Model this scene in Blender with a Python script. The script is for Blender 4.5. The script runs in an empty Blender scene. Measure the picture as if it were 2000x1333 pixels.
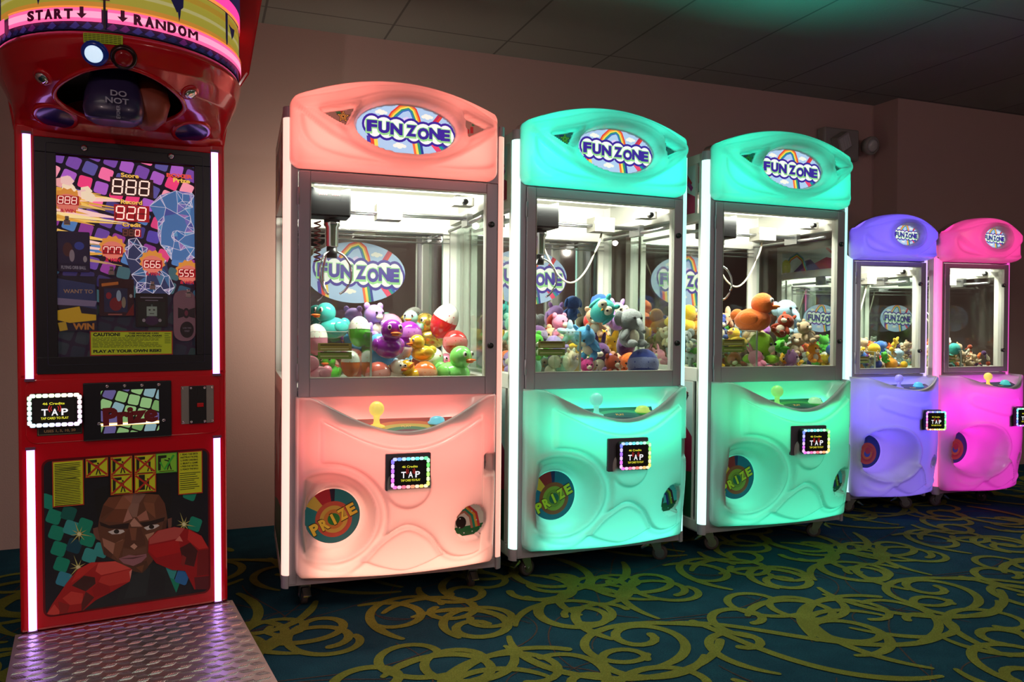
import bpy, math, random
import numpy as np
from mathutils import Vector, Matrix, Euler
R = math.radians
scene = bpy.context.scene
COL = scene.collection

# ------------------------------------------------------------------ camera, world, exposure, room lights
F_PX = 1537.0
cam_d = bpy.data.cameras.new('camera'); cam = bpy.data.objects.new('camera', cam_d); COL.objects.link(cam)
cam_d.sensor_width = 36.0; cam_d.lens = F_PX / 2000 * 36.0
cam.location = (0, 0, 1.032); cam.rotation_euler = (math.pi/2 - 0.0214, 0.0, 0.0)
cam_d.clip_start = 0.05
scene.camera = cam
scene.view_settings.view_transform = 'Standard'; scene.view_settings.look = 'None'
scene.view_settings.gamma = 1.0; scene.view_settings.use_curve_mapping = False
scene.view_settings.exposure = 0.0
w = bpy.data.worlds.new('World'); scene.world = w; w.use_nodes = True
w.node_tree.nodes['Background'].inputs[0].default_value = (0.02, 0.018, 0.02, 1)
w.node_tree.nodes['Background'].inputs[1].default_value = 1.0
cy = scene.cycles
cy.use_denoising = True
cy.max_bounces = 7; cy.diffuse_bounces = 3; cy.glossy_bounces = 4; cy.transmission_bounces = 4; cy.transparent_max_bounces = 14
cy.caustics_reflective = False; cy.caustics_refractive = False
cy.sample_clamp_indirect = 4.0; cy.blur_glossy = 0.5

def lin(c):
    c = c/255.0
    return c/12.92 if c <= 0.04045 else ((c+0.055)/1.055)**2.4
def C(r, g, b, k=1.0): return (lin(r)*k, lin(g)*k, lin(b)*k)

TW = 0.3785                                    # the wall runs at this angle to the picture plane
def RW(s, d): return (s*math.cos(TW) - d*math.sin(TW), s*math.sin(TW) + d*math.cos(TW))
WALL_D, CEIL_Z = 4.18, 2.55

def area(name, loc, rot, sx, sy, power, col, parent=None, spread=180):
    L = bpy.data.lights.new(name, 'AREA'); L.shape = 'RECTANGLE'; L.size = sx; L.size_y = sy
    L.energy = power; L.color = col; L.spread = R(spread)
    o = bpy.data.objects.new(name, L); COL.objects.link(o); o.location = loc; o.rotation_euler = rot
    if parent: o.parent = parent
    return o
def point(name, loc, power, col, rad=0.02, parent=None):
    L = bpy.data.lights.new(name, 'POINT'); L.energy = power; L.color = col; L.shadow_soft_size = rad
    o = bpy.data.objects.new(name, L); COL.objects.link(o); o.location = loc
    if parent: o.parent = parent
    return o
# room light overhead, out of view; the point lights are added fill
area('overhead_light', (0.9, 0.6, 2.50), (0, 0, TW), 1.2, 0.6, 15, (1.0, 0.86, 0.66), spread=125)
area('overhead_light', (2.9, 1.6, 2.50), (0, 0, TW), 1.2, 0.6, 8, (1.0, 0.80, 0.66), spread=130)
area('overhead_light', (-1.3, 0.5, 2.50), (0, 0, TW), 0.9, 0.6, 13, (1.0, 0.84, 0.74), spread=130)  # added to brighten the boxing machine
point('point_fill', (-0.8, -1.2, 2.0), 40, (1.0, 0.74, 0.70), 0.03)  # added unseen fill that lifts the walls and ceiling
point('point_fill', (2.6, -0.9, 2.0), 40, (1.0, 0.76, 0.72), 0.03)
point('point_fill', (5.4, -0.4, 2.0), 30, (1.0, 0.76, 0.70), 0.03)

# ------------------------------------------------------------------ materials
MATS = {}
def new_mat(name):
    m = bpy.data.materials.new(name); m.use_nodes = True; nt = m.node_tree
    return m, nt, nt.nodes['Principled BSDF']
def mat(name, col, rough=0.5, metal=0.0, coat=0.0, emit=None, es=0.0, spec=0.5, bump=0.0, bscale=200.0, alpha=None, sheen=0.0):
    if name in MATS: return MATS[name]
    m, nt, b = new_mat(name)
    b.inputs['Base Color'].default_value = (*col, 1); b.inputs['Roughness'].default_value = rough
    b.inputs['Metallic'].default_value = metal; b.inputs['Coat Weight'].default_value = coat
    b.inputs['Coat Roughness'].default_value = 0.06
    b.inputs['Specular IOR Level'].default_value = spec
    if sheen: b.inputs['Sheen Weight'].default_value = sheen
    if emit is not None:
        b.inputs['Emission Color'].default_value = (*emit, 1); b.inputs['Emission Strength'].default_value = es
    if bump:
        tc = nt.nodes.new('ShaderNodeTexCoord'); n = nt.nodes.new('ShaderNodeTexNoise'); n.inputs['Scale'].default_value = bscale
        n.inputs['Detail'].default_value = 3
        bp = nt.nodes.new('ShaderNodeBump'); bp.inputs['Strength'].default_value = bump; bp.inputs['Distance'].default_value = 0.004
        nt.links.new(tc.outputs['Object'], n.inputs['Vector']); nt.links.new(n.outputs['Fac'], bp.inputs['Height'])
        nt.links.new(bp.outputs['Normal'], b.inputs['Normal'])
    MATS[name] = m
    return m
def ink(r, g, b, e=0.0, rough=0.45, base=1.0):
    """printed colour; e > 0 puts a glow into the print"""
    key = 'ink_%d_%d_%d_%d' % (r, g, b, int(e*100))
    if key in MATS: return MATS[key]
    c = C(r, g, b)
    return mat(key, tuple(x*base for x in c) if e == 0 else tuple(x*0.4 for x in c), rough, emit=c if e else None, es=e)
def glass_mat(name='glass', refl=0.16, tint=(0.93, 0.97, 0.95), rough=0.0):
    if name in MATS: return MATS[name]
    m = bpy.data.materials.new(name); m.use_nodes = True; nt = m.node_tree; nt.nodes.clear()
    out = nt.nodes.new('ShaderNodeOutputMaterial'); mix = nt.nodes.new('ShaderNodeMixShader')
    tr = nt.nodes.new('ShaderNodeBsdfTransparent'); tr.inputs[0].default_value = (*tint, 1)
    gl = nt.nodes.new('ShaderNodeBsdfGlossy'); gl.inputs['Roughness'].default_value = rough
    fr = nt.nodes.new('ShaderNodeFresnel'); fr.inputs[0].default_value = 1.5
    mu = nt.nodes.new('ShaderNodeMath'); mu.operation = 'MULTIPLY'; mu.inputs[1].default_value = refl/0.16
    mu.use_clamp = True
    ge = nt.nodes.new('ShaderNodeNewGeometry'); bk = nt.nodes.new('ShaderNodeMath'); bk.operation = 'MULTIPLY_ADD'; bk.inputs[1].default_value = 1/1.5-1.5; bk.inputs[2].default_value = 1.5
    nt.links.new(ge.outputs['Backfacing'], bk.inputs[0]); nt.links.new(bk.outputs[0], fr.inputs[0])
    nt.links.new(fr.outputs[0], mu.inputs[0]); nt.links.new(mu.outputs[0], mix.inputs[0])
    nt.links.new(tr.outputs[0], mix.inputs[1]); nt.links.new(gl.outputs[0], mix.inputs[2]); nt.links.new(mix.outputs[0], out.inputs[0])
    MATS[name] = m; return m
def shell_mat(name, col, trans=0.6, rough=0.22):
    """milky plastic: light from inside comes through it"""
    if name in MATS: return MATS[name]
    m = bpy.data.materials.new(name); m.use_nodes = True; nt = m.node_tree; nt.nodes.clear()
    out = nt.nodes.new('ShaderNodeOutputMaterial')
    df = nt.nodes.new('ShaderNodeBsdfDiffuse'); df.inputs[0].default_value = (*col, 1)
    tl = nt.nodes.new('ShaderNodeBsdfTranslucent'); tl.inputs[0].default_value = (*col, 1)
    gl = nt.nodes.new('ShaderNodeBsdfGlossy'); gl.inputs['Roughness'].default_value = rough
    fr = nt.nodes.new('ShaderNodeFresnel'); fr.inputs[0].default_value = 1.38
    m1 = nt.nodes.new('ShaderNodeMixShader'); m1.inputs[0].default_value = trans
    m2 = nt.nodes.new('ShaderNodeMixShader')
    nt.links.new(df.outputs[0], m1.inputs[1]); nt.links.new(tl.outputs[0], m1.inputs[2])
    nt.links.new(fr.outputs[0], m2.inputs[0]); nt.links.new(m1.outputs[0], m2.inputs[1]); nt.links.new(gl.outputs[0], m2.inputs[2])
    nt.links.new(m2.outputs[0], out.inputs[0])
    MATS[name] = m; return m

# ------------------------------------------------------------------ mesh builder
def frame_of(d):
    d = Vector(d).normalized(); a = Vector((0, 0, 1)) if abs(d.z) < 0.9 else Vector((1, 0, 0))
    x = a.cross(d).normalized(); y = d.cross(x); return x, y, d
class MB:
    def __init__(s): s.v = []; s.f = []; s.m = []; s.sm = []; s.T = None
    def _av(s, p):
        if s.T is not None: p = s.T @ Vector(p)
        s.v.append(tuple(p)); return len(s.v)-1
    def face(s, idx, m=0, smooth=False): s.f.append(tuple(idx)); s.m.append(m); s.sm.append(smooth)
    def poly(s, pts, m=0, smooth=False): s.face([s._av(p) for p in pts], m, smooth)
    def box(s, x0, x1, y0, y1, z0, z1, m=0):
        i = [s._av(p) for p in ((x0,y0,z0),(x1,y0,z0),(x1,y1,z0),(x0,y1,z0),(x0,y0,z1),(x1,y0,z1),(x1,y1,z1),(x0,y1,z1))]
        for q in ((0,3,2,1),(4,5,6,7),(0,1,5,4),(1,2,6,5),(2,3,7,6),(3,0,4,7)): s.face([i[k] for k in q], m)
        return s
    def ring(s, c, x, y, rx, ry, n):
        return [s._av(Vector(c) + x*(rx*math.cos(2*math.pi*k/n)) + y*(ry*math.sin(2*math.pi*k/n))) for k in range(n)]
    def loft(s, rings, m=0, smooth=True, caps=True, close=False):
        n = len(rings[0])
        for a, b in zip(rings, rings[1:] + ([rings[0]] if close else [])):
            for k in range(n): s.face((a[k], a[(k+1) % n], b[(k+1) % n], b[k]), m, smooth)
        if caps and not close: s.face(rings[0][::-1], m); s.face(rings[-1], m)
        return s
    def cyl(s, p0, p1, r0, r1=None, n=20, m=0, smooth=True, caps=True):
        r1 = r0 if r1 is None else r1; p0 = Vector(p0); p1 = Vector(p1); x, y, d = frame_of(p1-p0)
        return s.loft([s.ring(p0, x, y, r0, r0, n), s.ring(p1, x, y, r1, r1, n)], m, smooth, caps)
    def lathe(s, prof, p0, d=(0,0,1), n=24, m=0, smooth=True, caps=True):
        x, y, d = frame_of(d); p0 = Vector(p0)
        return s.loft([s.ring(p0 + d*h, x, y, max(r, 1e-5), max(r, 1e-5), n) for r, h in prof], m, smooth, caps)
    def tube(s, pts, r, n=8, m=0, caps=True, smooth=True):
        pts = [Vector(p) for p in pts]; rings = []
        for i, p in enumerate(pts):
            d = (pts[min(i+1, len(pts)-1)] - pts[max(i-1, 0)])
            x, y, d = frame_of(d); rr = r[i] if isinstance(r, (list, tuple)) else r
            if rings and i:
                pass
            rings.append(s.ring(p, x, y, rr, rr, n))
        return s.loft(rings, m, smooth, caps)
    def ball(s, c, r, m=0, nu=16, nv=10, rot=None):
        rx, ry, rz = (r, r, r) if isinstance(r, (int, float)) else r
        M = rot.to_matrix() if rot is not None else Matrix.Identity(3); c = Vector(c); rings = []
        top = s._av(c + M @ Vector((0, 0, rz))); bot = s._av(c + M @ Vector((0, 0, -rz)))
        for j in range(1, nv):
            t = math.pi*j/nv
            rings.append([s._av(c + M @ Vector((rx*math.sin(t)*math.cos(2*math.pi*k/nu), ry*math.sin(t)*math.sin(2*math.pi*k/nu), rz*math.cos(t)))) for k in range(nu)])
        for k in range(nu): s.face((top, rings[0][k], rings[0][(k+1) % nu]), m, True)
        for a, b in zip(rings, rings[1:]):
            for k in range(nu): s.face((a[k], b[k], b[(k+1) % nu], a[(k+1) % nu]), m, True)
        for k in range(nu): s.face((bot, rings[-1][(k+1) % nu], rings[-1][k]), m, True)
        return s
    def prism(s, pts, y0, y1, m=0, axis='y', m_side=None):
        """outline pts in (x,z) pushed from y0 to y1"""
        f = (lambda a, b, t: (a, t, b)) if axis == 'y' else ((lambda a, b, t: (t, a, b)) if axis == 'x' else (lambda a, b, t: (a, b, t)))
        A = [s._av(f(a, b, y0)) for a, b in pts]; B = [s._av(f(a, b, y1)) for a, b in pts]; n = len(pts)
        s.face(A, m); s.face(B[::-1], m)
        for k in range(n): s.face((A[k], B[k], B[(k+1) % n], A[(k+1) % n]), m if m_side is None else m_side)
        return s
    def sheet(s, P, m=0, smooth=True):
        """P: array (nv, nu, 3)"""
        nv, nu = P.shape[:2]; base = len(s.v)
        for p in P.reshape(-1, 3): s._av(tuple(float(t) for t in p))
        for j in range(nv-1):
            for i in range(nu-1):
                a = base + j*nu + i; s.face((a, a+1, a+nu+1, a+nu), m, smooth)
        return s
    def build(s, name, mats, parent=None, loc=(0,0,0), rot=(0,0,0), bevel=0.0, seg=2, solid=0.0):
        me = bpy.data.meshes.new(name); me.from_pydata(s.v, [], s.f)
        if not isinstance(mats, (list, tuple)): mats = [mats]
        for q in mats: me.materials.append(q)
        me.polygons.foreach_set('material_index', s.m); me.polygons.foreach_set('use_smooth', s.sm); me.update()
        o = bpy.data.objects.new(name, me); COL.objects.link(o); o.location = loc; o.rotation_euler = rot
        if parent: o.parent = parent
        if solid:
            q = o.modifiers.new('thick', 'SOLIDIFY'); q.thickness = solid
        if bevel:
            q = o.modifiers.new('bevel', 'BEVEL'); q.width = bevel; q.segments = seg; q.limit_method = 'ANGLE'; q.angle_limit = R(40)
        return o
def empty(name, loc, rot=(0,0,0)):
    o = bpy.data.objects.new(name, None); COL.objects.link(o); o.location = loc; o.rotation_euler = rot
    o.empty_display_size = 0.1; return o
def tag(o, label=None, cat=None, group=None, kind=None):
    if label: o['label'] = label
    if cat: o['category'] = cat
    if group: o['group'] = group
    if kind: o['kind'] = kind
    return o

# ------------------------------------------------------------------ flat prints
TXT = {}
def text_mesh(st, bold):
    k = (st, bold)
    if k in TXT: return TXT[k]
    cu = bpy.data.curves.new('t', 'FONT'); cu.body = st; cu.size = 1.0; cu.offset = bold; cu.resolution_u = 3
    cu.align_x = 'LEFT'; o = bpy.data.objects.new('t', cu); COL.objects.link(o)
    bpy.context.view_layer.update()
    me = bpy.data.meshes.new_from_object(o.evaluated_get(bpy.context.evaluated_depsgraph_get()))
    v = [(p.co.x, p.co.y) for p in me.vertices]; f = [tuple(p.vertices) for p in me.polygons]
    bpy.data.objects.remove(o); bpy.data.curves.remove(cu); bpy.data.meshes.remove(me)
    xs = [p[0] for p in v] or [0]; ys = [p[1] for p in v] or [0]
    TXT[k] = (v, f, min(xs), max(xs), min(ys), max(ys)); return TXT[k]
def clip_convex(pts, clip):
    out = list(pts)
    for i in range(len(clip)):
        a = clip[i]; b = clip[(i+1) % len(clip)]; inp = out; out = []
        if not inp: return []
        side = lambda p: (b[0]-a[0])*(p[1]-a[1]) - (b[1]-a[1])*(p[0]-a[0])
        for j in range(len(inp)):
            p = inp[j]; q = inp[(j+1) % len(inp)]; sp = side(p); sq = side(q)
            if sp >= 0: out.append(p)
            if (sp >= 0) != (sq >= 0):
                t = sp/(sp-sq); out.append((p[0]+(q[0]-p[0])*t, p[1]+(q[1]-p[1])*t))
    return out
def ell(cx, cy_, rx, ry, n=40, a0=0.0): return [(cx+rx*math.cos(a0+2*math.pi*k/n), cy_+ry*math.sin(a0+2*math.pi*k/n)) for k in range(n)]
def rrect(x0, x1, z0, z1, r, n=5):
    P = []
    for cx, cz, a in ((x1-r, z1-r, 0), (x0+r, z1-r, 90), (x0+r, z0+r, 180), (x1-r, z0+r, 270)):
        for k in range(n+1): t = R(a+90*k/n); P.append((cx+r*math.cos(t), cz+r*math.sin(t)))
    return P
class Art:
    """print made of flat coloured shapes; fmap(a, b, k) puts sheet point (a, b) of layer k in the place"""
    def __init__(s, fmap, clip=None, step=0.00025): s.mb = MB(); s.fm = fmap; s.clip = clip; s.mats = []; s.k = 0; s.step = step
    def mi(s, m):
        if m not in s.mats: s.mats.append(m)
        return s.mats.index(m)
    def up(s, n=1): s.k += n
    def poly(s, pts, m, noclip=False):
        if s.clip and not noclip: pts = clip_convex(pts, s.clip)
        if len(pts) < 3: return
        s.mb.poly([s.fm(a, b, s.k*s.step) for a, b in pts], s.mi(m)); s.k += 0.03
    def rect(s, a0, a1, b0, b1, m): s.poly([(a0, b0), (a1, b0), (a1, b1), (a0, b1)], m)
    def ell(s, cx, cy_, rx, ry, m, n=32): s.poly(ell(cx, cy_, rx, ry, n), m)
    def strip(s, pts, w, m, w1=None):
        """a band of width w along pts"""
        n = len(pts)
        for i in range(n-1):
            (x0, y0), (x1, y1) = pts[i], pts[i+1]
            def nrm(i):
                a = pts[max(i-1, 0)]; b = pts[min(i+1, n-1)]; dx, dy = b[0]-a[0], b[1]-a[1]; L = math.hypot(dx, dy) or 1
                return -dy/L, dx/L
            wa = w if w1 is None else w+(w1-w)*i/(n-1); wb = w if w1 is None else w+(w1-w)*(i+1)/(n-1)
            n0 = nrm(i); n1 = nrm(i+1)
            q = [(x0-n0[0]*wa/2, y0-n0[1]*wa/2), (x1-n1[0]*wb/2, y1-n1[1]*wb/2), (x1+n1[0]*wb/2, y1+n1[1]*wb/2), (x0+n0[0]*wa/2, y0+n0[1]*wa/2)]
            if s.clip: q = clip_convex(q, s.clip)
            if len(q) >= 3: s.mb.poly([s.fm(a, b, s.k*s.step) for a, b in q], s.mi(m))
        s.k += 0.03
    def text(s, st, cx, cy_, h, m, bold=0.02, w=None, rot=0.0, align='c', slant=0.0):
        """h = cap height; w = overall width when given"""
        v, f, x0, x1, y0, y1 = text_mesh(st, bold)
        if not f: return 0
        sy = h/0.73; sx = sy if w is None else w/(x1-x0)
        W = (x1-x0)*sx; ox = {'c': -W/2, 'l': 0.0, 'r': -W}[align]
        cr, sr = math.cos(rot), math.sin(rot); idx = []
        for a, b in v:
            p = (a-x0)*sx+ox; q = b*sy - h/2; p += q*slant
            idx.append(s.mb._av(s.fm(cx+p*cr-q*sr, cy_+p*sr+q*cr, s.k*s.step)))
        i = s.mi(m)
        for g in f: s.mb.face([idx[t] for t in g], i)
        s.k += 0.05
        return W
    def build(s, name, parent=None, **k): return s.mb.build(name, s.mats, parent, **k)
def plane_map(o, ax, ay, nrm):
    o, ax, ay, nrm = Vector(o), Vector(ax), Vector(ay), Vector(nrm)
    return lambda a, b, k: o + ax*a + ay*b + nrm*k
def front_map(y): return lambda a, b, k: (a, y-k, b)
# ------------------------------------------------------------------ the room
def wall_mat():
    m, nt, b = new_mat('painted_wall'); b.inputs['Roughness'].default_value = 0.7
    b.inputs['Base Color'].default_value = (*C(188, 156, 150), 1)
    tc = nt.nodes.new('ShaderNodeTexCoord'); n = nt.nodes.new('ShaderNodeTexNoise'); n.inputs['Scale'].default_value = 160
    bp = nt.nodes.new('ShaderNodeBump'); bp.inputs['Strength'].default_value = 0.25; bp.inputs['Distance'].default_value = 0.002
    nt.links.new(tc.outputs['Object'], n.inputs['Vector']); nt.links.new(n.outputs['Fac'], bp.inputs['Height']); nt.links.new(bp.outputs['Normal'], b.inputs['Normal'])
    return m
def ceil_mat():
    m, nt, b = new_mat('ceiling_tiles'); b.inputs['Roughness'].default_value = 0.9
    tc = nt.nodes.new('ShaderNodeTexCoord'); br = nt.nodes.new('ShaderNodeTexBrick')
    br.offset = 0.0; br.inputs['Scale'].default_value = 1.0; br.inputs['Brick Width'].default_value = 0.62; br.inputs['Row Height'].default_value = 1.22
    br.inputs['Mortar Size'].default_value = 0.007; br.inputs['Mortar Smooth'].default_value = 0.4
    br.inputs['Color1'].default_value = (*C(150, 150, 145), 1); br.inputs['Color2'].default_value = (*C(144, 143, 140), 1); br.inputs['Mortar'].default_value = (*C(104, 102, 102), 1)
    mp = nt.nodes.new('ShaderNodeMapping'); mp.inputs['Location'].default_value = (-0.93, -0.30, 0)
    n = nt.nodes.new('ShaderNodeTexNoise'); n.inputs['Scale'].default_value = 130
    bp = nt.nodes.new('ShaderNodeBump'); bp.inputs['Strength'].default_value = 0.5; bp.inputs['Distance'].default_value = 0.003
    nt.links.new(tc.outputs['Object'], mp.inputs['Vector']); nt.links.new(mp.outputs['Vector'], br.inputs['Vector'])
    nt.links.new(br.outputs['Color'], b.inputs['Base Color']); nt.links.new(tc.outputs['Object'], n.inputs['Vector'])
    nt.links.new(n.outputs['Fac'], bp.inputs['Height']); nt.links.new(bp.outputs['Normal'], b.inputs['Normal'])
    return m
def carpet_mat(name, col, col2):
    m, nt, b = new_mat(name); b.inputs['Roughness'].default_value = 0.95; b.inputs['Specular IOR Level'].default_value = 0.1
    tc = nt.nodes.new('ShaderNodeTexCoord'); n = nt.nodes.new('ShaderNodeTexNoise'); n.inputs['Scale'].default_value = 260; n.inputs['Detail'].default_value = 4
    n2 = nt.nodes.new('ShaderNodeTexNoise'); n2.inputs['Scale'].default_value = 9
    rp = nt.nodes.new('ShaderNodeMix'); rp.data_type = 'RGBA'; rp.inputs[6].default_value = (*col, 1); rp.inputs[7].default_value = (*col2, 1)
    ad = nt.nodes.new('ShaderNodeMath'); ad.operation = 'MULTIPLY_ADD'; ad.inputs[1].default_value = 1.6; ad.inputs[2].default_value = -0.3; ad.use_clamp = True
    mx = nt.nodes.new('ShaderNodeMath'); mx.operation = 'MULTIPLY_ADD'; mx.inputs[1].default_value = 0.45
    bp = nt.nodes.new('ShaderNodeBump'); bp.inputs['Strength'].default_value = 0.7; bp.inputs['Distance'].default_value = 0.004
    L = nt.links.new
    L(tc.outputs['Object'], n.inputs['Vector']); L(tc.outputs['Object'], n2.inputs['Vector']); L(n.outputs['Fac'], ad.inputs[0])
    L(n2.outputs['Fac'], mx.inputs[0]); L(n.outputs['Fac'], mx.inputs[2]); L(mx.outputs[0], ad.inputs[0])
    L(ad.outputs[0], rp.inputs[0]); L(rp.outputs[2], b.inputs['Base Color']); L(n.outputs['Fac'], bp.inputs['Height']); L(bp.outputs['Normal'], b.inputs['Normal'])
    return m
WALLM = wall_mat(); S0, S1, D0, D1 = -2.6, 9.0, -4.2, WALL_D
PIL_S, PIL_D = 4.37, WALL_D-0.2
def struct(name, mb, m, loc=(0,0,0), **k):
    o = mb.build(name, m, loc=loc, rot=(0, 0, TW), **k); o['kind'] = 'structure'; return o
b = MB(); b.box(S0-0.1, S1, D1, D1+0.12, 0, CEIL_Z); struct('wall_back', b, WALLM)
b = MB(); b.box(PIL_S, S1, PIL_D, D1, 0, CEIL_Z); struct('wall_projection', b, WALLM)
b = MB(); b.box(S0-0.1, S0, D0, D1, 0, CEIL_Z); struct('wall_left', b, WALLM)
b = MB(); b.box(S1, S1+0.1, D0, D1, 0, CEIL_Z); struct('wall_right', b, WALLM)
b = MB(); b.box(S0-0.1, S1+0.1, D0-0.1, D0, 0, CEIL_Z); struct('wall_front', b, WALLM)
b = MB(); b.box(S0-0.1, S1+0.1, D0-0.1, D1+0.12, CEIL_Z, CEIL_Z+0.1); struct('ceiling', b, ceil_mat())
# carpet: dark ground with scroll pattern woven in
carp = MB(); carp.box(S0-0.1, S1+0.1, D0-0.1, D1+0.12, -0.05, 0, 0)
def scroll(mb, s, d, h, L, k0, k1, w0, w1, m, z, n=30, kp=1.8):
    pts = []; x, y, a = s, d, h
    for i in range(n+1):
        t = i/n; pts.append((x, y)); kk = k0 + (k1-k0)*t**kp; st = L/n
        a += kk*st; x += math.cos(a)*st; y += math.sin(a)*st
    for i in range(n+1):
        t = i/n; q = pts[min(i+1, n)]; p = pts[max(i-1, 0)]; dx, dy = q[0]-p[0], q[1]-p[1]; l = math.hypot(dx, dy)
        ww = (w0*(1-t)+w1*t)*(0.55+0.45*min(1, 6*t)); pts[i] = pts[i] + (-dy/l*ww/2, dx/l*ww/2)
    L_ = [(p[0]-p[2], p[1]-p[3]) for p in pts]; R_ = [(p[0]+p[2], p[1]+p[3]) for p in pts]
    if m == 1:
        for k_, q_ in ((0, w0*.55), (n, w1)): mb.poly([(pts[k_][0]+q_/2*math.cos(t), pts[k_][1]+q_/2*math.sin(t), z) for t in [2*math.pi*j/10 for j in range(10)]], m)
        z += 5e-7
    for i in range(n): mb.poly([(*L_[i], z), (*L_[i+1], z), (*R_[i+1], z), (*R_[i], z)], m)
rs = random.Random(11)
MOTIF = []
T_ = 1.30
NG = 6
for gi in range(NG):
    for gj in range(NG):
        s = (gi+rs.uniform(0.15, 0.85))*T_/NG; d = (gj+rs.uniform(0.15, 0.85))*T_/NG
        sg = rs.choice((-1, 1)); L = rs.uniform(0.50, 0.86)
        MOTIF.append((s, d, rs.uniform(0, 6.28), L, sg*rs.uniform(1.5, 6.0), sg*rs.uniform(11, 22), rs.uniform(.031, .041), rs.uniform(.026, .032), 1))
for g in range(4): MOTIF.append((rs.uniform(0, T_), rs.uniform(0, T_), rs.uniform(0, 6.28), rs.uniform(.7, 1.0), rs.choice((-1, 1))*rs.uniform(2, 4), rs.uniform(-6, 6), .034, .030, 1))
for g in range(16): MOTIF.append((rs.uniform(0, T_), rs.uniform(0, T_), rs.uniform(0, 6.28), rs.uniform(.4, 1.0), rs.uniform(-5, 5), rs.uniform(-14, 14), .007, .004, 2))
zi = 0
for ts in range(-3, 6):
    for td in range(0, 4):
        for (s, d, h, L, k0, k1, w0, w1, m) in MOTIF:
            ss, dd = s+ts*T_, d+td*T_
            if ss < S0+0.9 or ss > 7.4 or dd < 0.5 or dd > 3.6: continue
            zi += 1; scroll(carp, ss, dd, h, L, k0, k1, w0, w1, m, (0.0022 if m == 1 else 0.0008) + zi*1.2e-6)
struct('floor', carp, [carpet_mat('carpet_ground', C(34, 84, 98), C(16, 52, 68)), carpet_mat('carpet_scroll', C(134, 140, 60), C(96, 102, 40)), carpet_mat('carpet_line', C(96, 78, 60), C(60, 50, 50))])

# emergency light on the wall over the third machine
el = empty('emergency_light', (*RW(4.03, WALL_D-.002), 2.24), (0, 0, TW))
tag(el, 'grey emergency light with two lamp heads high on the wall beside the corner', 'emergency light')
gm = mat('fixture_plastic', C(150, 145, 142), 0.45)
b = MB(); b.box(-0.17, 0.13, -0.075, 0, -0.105, 0.105); b.build('housing', gm, el, bevel=0.012)
def lamp_head(x, square, roll):
    b = MB(); T = Matrix.Translation((x, -0.10, 0.0)) @ Matrix.Rotation(roll, 4, 'Y') @ Matrix.Rotation(R(12), 4, 'X'); b.T = T
    if square:
        b.box(-0.055, 0.055, -0.03, 0.03, -0.055, 0.055); o = b.build('lamp_head', gm, el, bevel=0.006)
        c = MB(); c.T = T; c.box(-0.045, 0.045, -0.034, -0.028, -0.045, 0.045)
        for i in range(4): c.box(-0.04+i*0.023, -0.028+i*0.023, -0.037, -0.033, -0.04, 0.04)
        c.build('lens', mat('lens_grey', C(190, 188, 190), 0.2), o)
    else:
        b.lathe([(0.02, 0.05), (0.05, 0.035), (0.062, 0.0), (0.062, -0.02), (0.05, -0.025)], (0, 0, 0), (0, 1, 0)); o = b.build('lamp_head', gm, el)
        c = MB(); c.T = T; c.lathe([(0.052, -0.022), (0.03, -0.034), (0.002, -0.04)], (0, 0, 0), (0, 1, 0)); c.build('lens', mat('lens_grey', C(190, 188, 190), 0.2), o)
lamp_head(-0.05, True, R(-32)); lamp_head(0.20, False, 0)
# ------------------------------------------------------------------ shared materials for the machines
METAL = mat('grey_powder_coat', C(176, 168, 178), 0.38, 0.15, spec=0.5)
WHITE = mat('white_inside', C(236, 234, 224), 0.45)
WALU = mat('white_aluminium', C(222, 220, 212), 0.3)
CHROME = mat('chrome', (0.8, 0.8, 0.82), 0.12, 1.0)
STEEL = mat('steel', (0.5, 0.5, 0.52), 0.3, 1.0)
BLACK = mat('black_plastic', C(22, 22, 24), 0.35)
MATTE = mat('matte_black', C(8, 8, 9), 0.6)
RUBBER = mat('rubber', C(70, 62, 60), 0.6)
MIRROR = mat('mirror', (0.62, 0.63, 0.62), 0.02, 1.0)
GLASS = glass_mat('clear_glass', 0.16)
ACRYL = glass_mat('clear_acrylic', 0.30, (0.94, 0.98, 0.95))
SKY = (176, 205, 238)
def rainbow_strip(A, pts, w, cols, e):
    """parallel coloured bands along pts, total width w"""
    n = len(cols); N = len(pts)
    def nrm(i):
        a = pts[max(i-1, 0)]; b = pts[min(i+1, N-1)]; dx, dy = b[0]-a[0], b[1]-a[1]; L = math.hypot(dx, dy) or 1
        return -dy/L, dx/L
    for j, c in enumerate(cols):
        off = (j-(n-1)/2)*w/n
        q = []
        for i, (x, y) in enumerate(pts):
            nx, ny = nrm(i); q.append((x+nx*off, y+ny*off))
        A.strip(q, w/n*1.04, ink(*c, e=e))
def cloud(A, x, y, s, m):
    for dx, dy, r in ((-.8, 0, .42), (-.3, .22, .5), (.3, .12, .46), (.8, -.02, .36), (0, -.12, .5)): A.ell(x+dx*s, y+dy*s, r*s, r*s*0.72, m, 14)
def arcpts(cx, cy_, rx, ry, a0, a1, n=14): return [(cx+rx*math.cos(R(a0+(a1-a0)*k/n)), cy_+ry*math.sin(R(a0+(a1-a0)*k/n))) for k in range(n+1)]
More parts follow.
